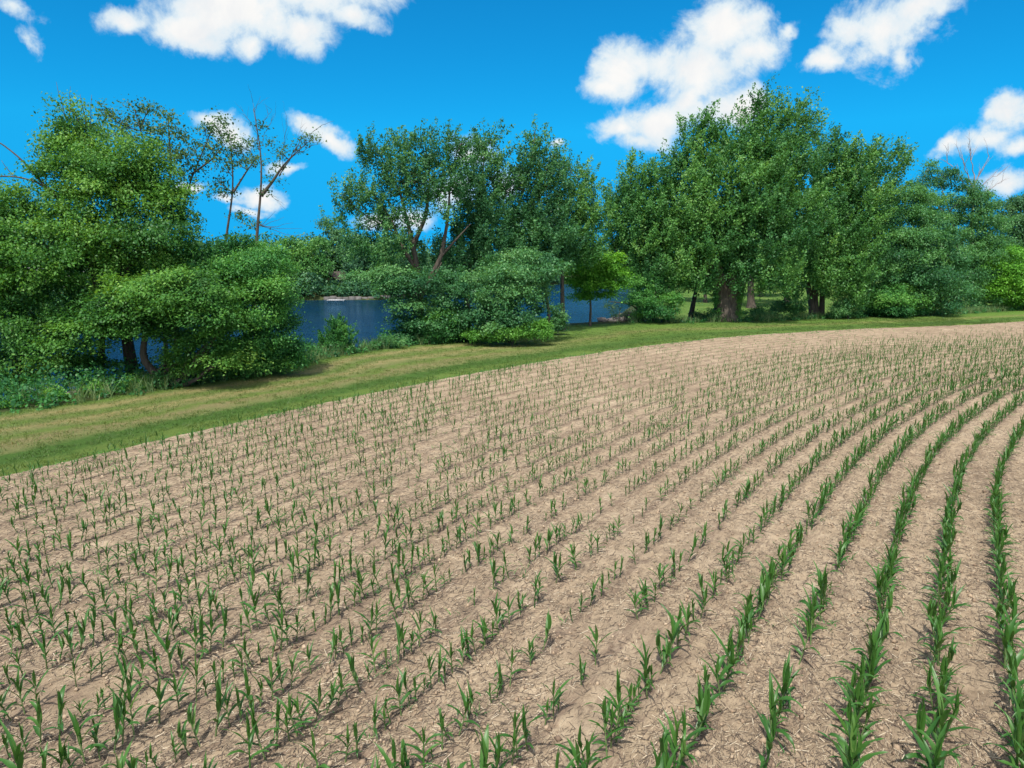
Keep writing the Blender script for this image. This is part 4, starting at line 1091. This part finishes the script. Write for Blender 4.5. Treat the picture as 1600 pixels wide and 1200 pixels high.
def corn_leaf(L, w, az, z0, elev, droop, n, fold=0.35, twist=0.0):
    """arching folded blade: n steps of 3 points"""
    t = np.linspace(0, 1, n + 1)
    ang = elev - droop * t ** 1.6
    ds = L / n
    r = np.r_[0, np.cumsum(np.cos(ang[:-1]) * ds)]
    z = z0 + np.r_[0, np.cumsum(np.sin(ang[:-1]) * ds)]
    wd = w * np.clip(np.sin(np.clip(t * 1.02, 0, 1) ** 0.62 * math.pi), 0.0, 1) ** 0.8 * 0.5 + 0.0035 * (1 - t)
    wd[0] = w * 0.22
    wav = 0.10 * w * np.sin(t * 17 + az * 3)
    tw = twist * t
    c, s = math.cos(az), math.sin(az)
    ctr = np.c_[r * c, r * s, z]
    sd = np.c_[-s * np.cos(tw), c * np.cos(tw), np.sin(tw)]
    up = np.c_[-np.sin(ang) * c, -np.sin(ang) * s, np.cos(ang)]
    a = ctr + sd * wd[:, None] + up * (wd * fold + wav)[:, None]
    b = ctr - sd * wd[:, None] + up * (wd * fold - wav)[:, None]
    V = np.stack([a, ctr, b], 1).reshape(-1, 3)
    i = np.arange(n)[:, None] * 3
    q = (i[:, :, None] + np.array([[[0, 1, 4, 3], [1, 2, 5, 4]]])).reshape(-1, 4)
    return V, q


def corn_parts(k, n, simple=False):
    """list of (V, q, tint) : the stalk first, then each leaf"""
    rg = np.random.default_rng(100 + k)
    out = []
    small = k % 5 == 4
    Hs = rg.uniform(.30, .42) * (0.6 if small else 1)
    lean = rg.normal(0, .075, 2)
    ks = 3 if simple else 6
    zz = np.linspace(-.04, Hs, 3 if simple else 5)
    th = np.linspace(0, 2 * math.pi, ks, endpoint=False)
    rad = np.linspace(.011, .007, len(zz))
    V = np.stack([np.c_[lean[0] * z * 2 + np.cos(th) * r, lean[1] * z * 2 + np.sin(th) * r, np.full(ks, z)] for z, r in zip(zz, rad)]).reshape(-1, 3)
    i, j = np.arange(len(zz) - 1)[:, None] * ks, np.arange(ks)[None, :]
    q = np.stack([i + j, i + (j + 1) % ks, i + ks + (j + 1) % ks, i + ks + j], -1).reshape(-1, 4)
    out.append((V, q, np.full(len(V), .6)))
    pl = rg.uniform(0, 2 * math.pi)
    nl = 4 if small else 6
    if simple:
        nl -= 1
    for l in range(nl):
        f = l / (nl - 1)
        az = pl + math.pi * l + rg.normal(0, .45)
        L = (rg.uniform(.18, .28) + .20 * math.sin(f * 2.6)) * (.6 if small else 1) * rg.uniform(.75, 1.15)
        elev = R(38 + 46 * f + rg.normal(0, 8))
        droop = R(rg.uniform(50, 115) * (1.05 - .8 * f))
        if rg.random() < .18:
            droop = R(rg.uniform(125, 165))
        z0 = Hs * (.28 + .72 * f)
        V, q = corn_leaf(L, rg.uniform(.034, .054) * (.7 if small else 1), az, z0, elev, droop, 3 if simple else 9, rg.uniform(.25, .5), rg.normal(0, .5))
        V[:, :2] += lean * z0 * 2
        tt = np.repeat(np.linspace(0, 1, len(V) // 3), 3)
        tn = .38 + .25 * f + rg.normal(0, .12) + .12 * (1 - tt) + (rg.random() < .2) * .6 * np.clip(tt - .6, 0, 1) * 2
        out.append((V, q, np.clip(tn, 0, 1)))
    # rolled whorl in the middle
    V, q = corn_leaf(rg.uniform(.26, .36) * (.6 if small else 1), .034, pl + 1.3, Hs * .9, R(86), R(rg.uniform(2, 22)), 3 if simple else 7, .9)
    V[:, :2] += lean * Hs * 2
    out.append((V, q, np.full(len(V), .8)))
    return out


def build_corn():
    S = np.arange(len(ROW)) * 0.1
    pts = []
    kmax = int((-D_EDGE - 0.5) / SPACING)
    for k in range(-8, kmax + 1):                      # k counts rows leftward of the centre line
        d0 = -k * SPACING
        s = np.cumsum(rng.uniform(.112, .188, 1500)) + rng.random() * .2
        s = s[s < S[-1] - 1]
        x = np.interp(s, S, ROW[:, 0]) + np.interp(s, S, ROWN[:, 0]) * d0
        y = np.interp(s, S, ROW[:, 1]) + np.interp(s, S, ROWN[:, 1]) * d0
        tx, ty = np.interp(s, S, ROWN[:, 0]), np.interp(s, S, ROWN[:, 1])
        j = rng.normal(0, .022, len(s))
        x, y = x + tx * j, y + ty * j
        # stand: closed rows at the right, gappy ones in the middle, open on the left
        zc = y * CP + CAM_H * SP
        px, py = 800 + F * x / zc, 600 + F * (CAM_H * CP - y * SP) / zc
        dense = np.clip((2 - k) / 4.0, 0, 1)           # rows right of the line stand closed
        gap = fbm(s * .9, np.full_like(s, k * 7.3), .55, 3)
        p = 0.94 - np.where(gap < .32, .5, 0) * (1 - .75 * dense)
        p = np.where((px > 800) & (px < 1150) & (py > 780) & (k > 0), p - .36, p)
        p = np.where((k == -2) & (py > 900), p * .5, p)
        p = np.where((k in (-1, -3)) & (py > 960) & (gap < .5), p * .6, p)
        hs = .71 + .24 * (fbm(x, y, .16, 3) - .5) + .22 * dense + rng.normal(0, .09, len(s))
        edge = d0 - D_EDGE
        far = np.clip((px - 750) / 350, 0, 1)
        if edge < 1.6:
            p, hs = p * .75, hs * .8
        p = np.where((px > 1100) & (y > 14), p + .06, p) * (1 - far * (.95 - .95 * np.clip((edge - 3.5) / 6.5, 0, 1)))
        hs = hs * (1 - .45 * far * np.clip((12 - edge) / 6, 0, 1)) * np.clip(1.20 - (y - 6) * .042, .84, 1.20)
        hs = np.where(rng.random(len(s)) < .07, hs * .5, hs)
        keep = (rng.random(len(s)) < p) & (y > 4.0) & (px > -260) & (px < 1860) & (py < 1420)
        for a in np.where(keep)[0]:
            pts.append((x[a], y[a], k, s[a], max(.26, hs[a]), px[a], py[a], d0 + j[a]))
    pts = np.array(pts)
    z = field_relief(pts[:, 3], pts[:, 7], pts[:, 0], pts[:, 1])
    NV = 20
    full = [corn_parts(k, k) for k in range(NV)]
    simp = [corn_parts(k, k, True) for k in range(NV)]
    var = rng.integers(0, NV, len(pts))
    rz = rng.uniform(0, 2 * math.pi, len(pts))
    # the 300 largest in the picture stand as plants of their own
    infr = (pts[:, 5] > 4) & (pts[:, 5] < 1596) & (pts[:, 6] < 1205)
    sc = pts[:, 4] / (pts[:, 1] * CP + CAM_H * SP)
    sc = np.where(var % 5 == 4, sc * .75, sc)
    order = np.argsort(np.where(infr, -sc, 1e6))[:300]
    near = np.zeros(len(pts), bool)
    near[order] = True
    # labels: which row, and which plant of that row counting from its near end
    words = ['first', 'second', 'third', 'fourth', 'fifth', 'sixth', 'seventh', 'eighth', 'ninth', 'tenth', 'eleventh', 'twelfth', 'thirteenth', 'fourteenth', 'fifteenth', 'sixteenth', 'seventeenth', 'eighteenth', 'nineteenth', 'twentieth', 'twenty-first', 'twenty-second', 'twenty-third', 'twenty-fourth', 'twenty-fifth', 'twenty-sixth', 'twenty-seventh', 'twenty-eighth', 'twenty-ninth', 'thirtieth']
    tens = ['', '', 'twenty', 'thirty', 'forty', 'fifty', 'sixty', 'seventy', 'eighty', 'ninety']
    ow = lambda n: words[n] if n < len(words) else (tens[(n + 1) // 10] + ('-' + words[(n + 1) % 10 - 1] if (n + 1) % 10 else 'th') if n < 99 else 'hundredth')
    rows = sorted(set(pts[near, 2].astype(int)))
    rank = {r: i for i, r in enumerate(rows)}
    inrow = {}
    vis = np.where((pts[:, 5] > 4) & (pts[:, 5] < 1596) & (pts[:, 6] < 1205))[0]
    for r in rows:
        ids = [i for i in vis if int(pts[i, 2]) == r]
        ids.sort(key=lambda i: pts[i, 3])
        for n_, i in enumerate(ids):
            inrow[i] = n_
    protos = {}
    for i in order:
        v = int(var[i])
        r, n_ = int(pts[i, 2]), inrow[i]
        h = pts[i, 4]
        small = v % 5 == 4
        look = 'small' if small or h < .55 else ('tall' if h > 0.95 else 'upright')
        end = 'bottom edge' if pts[[q for q in inrow if int(pts[q, 2]) == r and inrow[q] == 0][0], 6] > 1090 and pts[[q for q in inrow if int(pts[q, 2]) == r and inrow[q] == 0][0], 5] > 25 else 'left edge'
        rw = 'rightmost row' if rank[r] == 0 else '%s row from the right' % ow(rank[r])
        lab = '%s corn plant, %s from the %s in the %s' % (look, ow(n_), end, rw)
        if v not in protos:
            root = bpy.data.objects.new('corn_plant', None)
            col.objects.link(root)
            ch = []
            for pi, (V, q, tn) in enumerate(full[v]):
                nm = 'stalk' if pi == 0 else 'leaf'
                me = mesh('corn_' + nm, V, [q], STALK if pi == 0 else CORN, {'tint': tn}, smooth=True)
                ch.append(link(nm, me, root))
            protos[v] = (root, ch)
        else:
            root = protos[v][0].copy()
            col.objects.link(root)
            for c in protos[v][1]:
                o = c.copy()
                col.objects.link(o)
                o.parent = root
        root.location = (pts[i, 0], pts[i, 1], z[i])
        root.rotation_euler = (0, 0, rz[i])
        root.scale = (h, h, h)
        root['label'], root['category'], root['group'] = lab, 'corn plant', 'corn plants nearest the camera'
    # all the others as one crop
    Vs, Q, T, n = [], [], [], 0
    for v in range(NV):
        for lod in (0, 1):
            ids = np.where((var == v) & ~near & ((pts[:, 1] < 15) == (lod == 0)))[0]
            if not len(ids):
                continue
            src = full[v] if lod == 0 else simp[v]
            V0, q0, t0, m = [], [], [], 0
            for V, q, tn in src:
                V0.append(V); q0.append(q + m); t0.append(tn); m += len(V)
            V0, q0, t0 = np.concatenate(V0), np.concatenate(q0), np.concatenate(t0)
            c, s_ = np.cos(rz[ids])[:, None], np.sin(rz[ids])[:, None]
            h = pts[ids, 4][:, None]
            X = (V0[None, :, 0] * c - V0[None, :, 1] * s_) * h + pts[ids, 0][:, None]
            Y = (V0[None, :, 0] * s_ + V0[None, :, 1] * c) * h + pts[ids, 1][:, None]
            Z = V0[None, :, 2] * h + z[ids][:, None]
            Vs.append(np.stack([X, Y, Z], -1).reshape(-1, 3))
            Q.append((q0[None] + (np.arange(len(ids)) * len(V0))[:, None, None] + n).reshape(-1, 4))
            T.append((t0[None] + rng.normal(0, .08, (len(ids), 1))).ravel())
            n += Vs[-1].shape[0]
    me = mesh('corn_crop', np.concatenate(Vs), [np.concatenate(Q)], CORN, {'tint': np.clip(np.concatenate(T), 0, 1)}, smooth=True)
    kind(link('corn_crop', me), 'stuff', 'smaller corn plants in curved rows stretching away to the mown strip', 'crop')
    print('corn', len(pts))


def straw():
    S = np.arange(len(ROW)) * 0.1
    n = 150000
    Y = 4.2 + 20 * rng.random(n) ** 1.5
    X = rng.uniform(-.86, .86, n) * Y
    P = np.c_[X, Y]
    sub = ROW[::4]
    j = np.concatenate([np.argmin((P[c:c + 5000, None, 0] - sub[None, :, 0]) ** 2 + (P[c:c + 5000, None, 1] - sub[None, :, 1]) ** 2, 1) for c in range(0, n, 5000)]) * 4
    d = ((P - ROW[j]) * ROWN[j]).sum(1)
    ok = (d > D_EDGE + .5) & (d < 8) & (vnoise(X, Y, .8) + .35 * rng.random(n) > .35)
    P, j, d = P[ok], j[ok], d[ok]
    n = len(P)
    z = field_relief(S[j], d, P[:, 0], P[:, 1]) + .006
    a = np.arctan2(ROWT[j, 1], ROWT[j, 0]) + rng.normal(0, .75, n)
    L = rng.uniform(.02, .085, n) * rng.uniform(.5, 1.3, n)
    w = rng.uniform(.0016, .0042, n)
    dr = np.c_[np.cos(a), np.sin(a), rng.normal(0, .16, n)]
    sd = np.c_[-np.sin(a), np.cos(a), np.zeros(n)] * w[:, None]
    c = np.c_[P, z]
    e0, e1 = c - dr * L[:, None], c + dr * L[:, None]
    up = np.array([0, 0, 1]) * w[:, None] * 1.4
    V = np.stack([e0 - sd, e0 + sd, e0 + up, e1 - sd, e1 + sd, e1 + up], 1).reshape(-1, 3)
    k = np.arange(n)[:, None] * 6
    q = np.concatenate([k + np.array([[0, 3, 5, 2]]), k + np.array([[1, 2, 5, 4]])])
    m = leaf_mat('straw', [(0.0, (0.05, 0.04, 0.035)), (0.45, (0.13, 0.10, 0.075)), (0.75, (0.33, 0.26, 0.18)), (1.0, (0.58, 0.5, 0.38))], 0.0, 0.8, 0.15)
    kind(link('straw_litter', mesh('straw_litter', V, [q], m, {'tint': np.repeat(np.clip(rng.beta(1.4, 1.6, n), 0, 1), 6)})), 'stuff', 'scattered straw and old stalk bits on the tan soil', 'straw')


def soil_clods():
    S = np.arange(len(ROW)) * 0.1
    n = 17000
    Y = 4.2 + 15 * rng.random(n) ** 1.4
    X = rng.uniform(-.86, .86, n) * Y
    P = np.c_[X, Y]
    sub = ROW[::4]
    j = np.concatenate([np.argmin((P[c:c + 5000, None, 0] - sub[None, :, 0]) ** 2 + (P[c:c + 5000, None, 1] - sub[None, :, 1]) ** 2, 1) for c in range(0, n, 5000)]) * 4
    d = ((P - ROW[j]) * ROWN[j]).sum(1)
    ok = (d > D_EDGE + .3) & (d < 8) & (fbm(X, Y, .9, 3) + .3 * rng.random(n) > .58)
    P, j, d = P[ok], j[ok], d[ok]
    n = len(P)
    z = field_relief(S[j], d, P[:, 0], P[:, 1])
    r = rng.gamma(2.0, .0065, n) + .004
    oct_ = np.array([(1, 0, 0), (0, 1, 0), (-1, 0, 0), (0, -1, 0), (0, 0, .75), (0, 0, -.75)])
    rot = rng.uniform(0, 2 * math.pi, n)
    V = oct_[None] * r[:, None, None] * rng.uniform(.7, 1.35, (n, 6, 1)) + rng.normal(0, .12, (n, 6, 3)) * r[:, None, None]
    c, s_ = np.cos(rot)[:, None], np.sin(rot)[:, None]
    V = np.stack([V[..., 0] * c - V[..., 1] * s_, V[..., 0] * s_ + V[..., 1] * c, V[..., 2]], -1)
    V = V + np.c_[P, z + r * .3][:, None, :]
    f = np.array([(0, 1, 4), (1, 2, 4), (2, 3, 4), (3, 0, 4), (1, 0, 5), (2, 1, 5), (3, 2, 5), (0, 3, 5)])
    t = (f[None] + (np.arange(n) * 6)[:, None, None]).reshape(-1, 3)
    m = leaf_mat('clod', [(0.0, (0.17, 0.122, 0.088)), (0.5, (0.30, 0.22, 0.152)), (1.0, (0.42, 0.325, 0.23))], 0.0, 0.95, 0.05)
    kind(link('soil_clods', mesh('soil_clods', V.reshape(-1, 3), [t], m, {'tint': np.repeat(np.clip(rng.normal(.5, .25, n), 0, 1), 6)})), 'stuff', 'small crumbled clods scattered over the tan soil', 'soil')


def field_weeds():
    """seedling weeds in the rows and along the ragged field edge"""
    S = np.arange(len(ROW)) * 0.1
    n = 5200
    k = rng.integers(-4, 21, n)
    s = rng.uniform(25, 90, n)
    d = -k * SPACING + rng.normal(0, .10, n)
    e = rng.random(n) < .3
    d = np.where(e, D_EDGE + rng.gamma(1.5, .5, n), d)
    d = np.maximum(d, D_EDGE + .05)
    x = np.interp(s, S, ROW[:, 0]) + np.interp(s, S, ROWN[:, 0]) * d
    y = np.interp(s, S, ROW[:, 1]) + np.interp(s, S, ROWN[:, 1]) * d
    ok = (y > 4) & ((fbm(x, y, .5, 3) > .5) | e)
    x, y, s, d = x[ok], y[ok], s[ok], d[ok]
    z = field_relief(s, d, x, y)
    V, q, t3 = blades(np.c_[x, y], z - .004, .03, .11, .007, 6, .9)
    tn = np.repeat(np.clip(rng.normal(.4, .22, len(V) // 5), 0, 1), 5)
    kind(link('field_weeds', mesh('field_weeds', V, [q, t3], LEAF['lush'], {'tint': tn})), 'stuff', 'small weed seedlings among the corn rows and along the field edge', 'weeds')


# ------------------------------------------------------------------ sky and sun
def sky():
    w = bpy.data.worlds.new('World')
    scene.world = w
    w.use_nodes = True
    w.node_tree.nodes.clear()
    n = NT(w.node_tree)
    sun_dir = np.array([-0.13, -0.46, 0.88]); sun_dir /= np.linalg.norm(sun_dir)
    el = math.asin(sun_dir[2]); az = math.atan2(sun_dir[0], sun_dir[1])
    d = n.n('ShaderNodeTexCoord').outputs['Generated']
    s0 = n.n('ShaderNodeSeparateXYZ', {0: d})
    dv = n.n('ShaderNodeCombineXYZ', {0: s0.outputs[0], 1: s0.outputs[1], 2: n.math('MAXIMUM', s0.outputs[2], 0.16)}).outputs[0]
    st = n.n('ShaderNodeTexSky', {'Vector': dv}, sky_type='NISHITA', sun_disc=False, sun_elevation=el, sun_rotation=az, altitude=200, air_density=1.0, dust_density=0.4, ozone_density=3.0)
    hs = n.mix(1.0, st.outputs[0], SKY_TINT, 'MULTIPLY')
    sp = n.n('ShaderNodeSeparateXYZ', {0: d})
    yy = n.math('MAXIMUM', sp.outputs[1], 0.05)
    u, v = n.math('DIVIDE', sp.outputs[0], yy), n.math('DIVIDE', sp.outputs[2], yy)
    P0 = n.n('ShaderNodeCombineXYZ', {0: u, 1: v, 2: 0.0}).outputs[0]
    wn = n.n('ShaderNodeTexNoise', {'Vector': P0, 'Scale': 9.0, 'Detail': 5.0, 'Roughness': 0.6})
    wv = n.n('ShaderNodeVectorMath', {0: wn.outputs[1], 1: (0.5, 0.5, 0.5)}, operation='SUBTRACT').outputs[0]
    P = n.n('ShaderNodeVectorMath', {0: wv, 1: (0.075, 0.06, 0), 2: P0}, operation='MULTIPLY_ADD').outputs[0]
    m = None
    for px, py, rx, ry, rot, s in CLOUDS:
        q = at(px, py, 1.0) - np.array([0, 0, CAM_H])
        mp = n.n('ShaderNodeMapping', {'Vector': P, 'Location': (q[0], q[2], 0), 'Rotation': (0, 0, R(rot)), 'Scale': (rx / F * 0.98, ry / F * 0.98, 1)}, vector_type='TEXTURE').outputs[0]
        ln = n.n('ShaderNodeVectorMath', {0: mp}, operation='LENGTH').outputs[1]
        b = n.math('SUBTRACT', s, n.math('MULTIPLY', ln, s))
        m = b if m is None else n.n('ShaderNodeMath', {0: m, 1: b, 2: 0.25}, operation='SMOOTH_MAX').outputs[0]
    n1 = n.noise(P0, 11.0, 10, 0.62, 0.4)
    n2 = n.noise(P0, 38.0, 6, 0.65, 0.3)
    den = n.math('ADD', m, n.math('ADD', n.math('MULTIPLY', n.math('SUBTRACT', n1, 0.5), 1.9), n.math('MULTIPLY', n.math('SUBTRACT', n2, 0.5), 0.75)))
    a = n.smooth(den, -0.10, 0.58)
    a = n.math('MULTIPLY', a, n.smooth(sp.outputs[1], 0.1, 0.25))
    # unseen broken cloud overhead and behind, added as bright neutral fill light
    zz = n.math('ADD', n.math('MAXIMUM', sp.outputs[2], 0.0), 0.25)
    pl = n.n('ShaderNodeCombineXYZ', {0: n.math('DIVIDE', sp.outputs[0], zz), 1: n.math('DIVIDE', sp.outputs[1], zz), 2: 3.3}).outputs[0]
    rest = n.smooth(n.noise(pl, 1.7, 8, 0.6, 0.3), 0.42, 0.56)
    lat = n.smooth(n.math('ADD', sp.outputs[1], n.math('MULTIPLY', sp.outputs[2], -0.9)), -0.95, -0.45, 1.0, 0.0)
    rest = n.math('MULTIPLY', n.math('MULTIPLY', rest, lat), n.smooth(sp.outputs[2], -0.02, 0.1))
    body = n.smooth(den, 0.25, 1.0)
    n3 = n.noise(P0, 16.0, 6, 0.6, 0.5)
    white = n.mix(n.math('MULTIPLY', n.smooth(n3, 0.35, 0.7), 0.35), (1.0, 0.99, 0.97), (0.66, 0.74, 0.84))
    cl = n.mix(body, (0.72, 0.86, 0.95), white)
    cl = n.n('ShaderNodeVectorMath', {0: cl, 3: CLOUD_VAL / SKY_STR}, operation='SCALE').outputs[0]
    c = n.mix(a, hs, cl)
    c = n.mix(rest, c, tuple(k * 1.55 / SKY_STR for k in (1.0, 0.97, 0.93)))
    bg = n.n('ShaderNodeBackground', {'Color': c, 'Strength': SKY_STR})
    n.out(bg.outputs[0], True)
    w.cycles.sampling_method = 'MANUAL'
    w.cycles.sample_map_resolution = 512
    L = bpy.data.lights.new('sun', 'SUN')
    L.energy, L.angle, L.color = SUN, R(0.5), (1.0, 0.95, 0.87)
    o = bpy.data.objects.new('sun', L)
    col.objects.link(o)
    from mathutils import Vector
    o.rotation_euler = Vector(-sun_dir).to_track_quat('-Z', 'Y').to_euler()
    o.location = (0, 0, 60)


SKY_STR, SKY_TINT, SUN, CLOUD_VAL = 0.10, (0.035, 0.80, 1.16), 4.2, 0.74
CLOUDS = [  # centre, half axes (photo pixels), tilt, strength
    (200, 28, 62, 26, 0, 1), (285, 48, 80, 34, -8, 1), (370, 15, 150, 52, 0, 1.1), (388, 66, 42, 28, 20, 1), (462, 38, 80, 42, -12, 1), (545, 14, 60, 24, -18, 1), (470, -15, 150, 40, 0, 1),
    (18, 8, 40, 16, -20, .55), (42, 62, 14, 24, 30, .5),
    (975, 108, 62, 46, 20, 1.1), (945, 130, 44, 22, 0, 1), (1125, 45, 88, 60, 10, 1.2), (1080, 105, 90, 50, 0, 1.1), (1175, 92, 70, 38, 0, 1), (1237, 52, 20, 26, -40, .75),
    (1380, 42, 80, 56, 20, 1.15), (1440, 12, 74, 46, 20, 1.1), (1318, 48, 44, 30, 20, .9), (1282, 98, 34, 18, 20, .85), (1402, 88, 30, 26, 0, .9),
    (1040, 186, 100, 38, 8, 1.05), (960, 202, 60, 20, 5, .9), (1000, 218, 60, 18, 0, .7), (1145, 172, 66, 32, 20, 1), (1078, 150, 60, 32, 40, .9),
    (1578, 175, 50, 32, 30, 1), (1540, 212, 70, 26, 20, 1), (1490, 230, 44, 14, 20, .9), (1578, 276, 60, 26, 10, .95), (1590, 225, 60, 20, 0, .9),
    (322, 186, 42, 18, 0, .9), (368, 204, 46, 24, -20, .9), (492, 204, 44, 22, -20, .9), (520, 228, 36, 17, -35, .9), (403, 302, 36, 19, 0, .95), (360, 312, 24, 9, 0, .7), (390, 328, 26, 7, 0, .7), (438, 266, 24, 9, 0, .7),
    (300, 288, 28, 10, 0, .7), (595, 344, 36, 14, 5, .7), (735, 242, 44, 30, -20, .8), (715, 300, 34, 30, 0, .75), (790, 290, 36, 22, 0, .75), (872, 224, 14, 9, 0, .8), (650, 340, 40, 20, 0, .7), (840, 345, 40, 16, 0, .6)]

sky()
build_ground()
build_field()
build_water()
left_bank()
middle_bank()
right_bank()
far_bank()
undergrowth()
grasses()
rubble()
build_corn()
straw()
soil_clods()
field_weeds()
scene.cycles.max_bounces = 6
scene.cycles.transparent_max_bounces = 4
scene.cycles.use_denoising = True
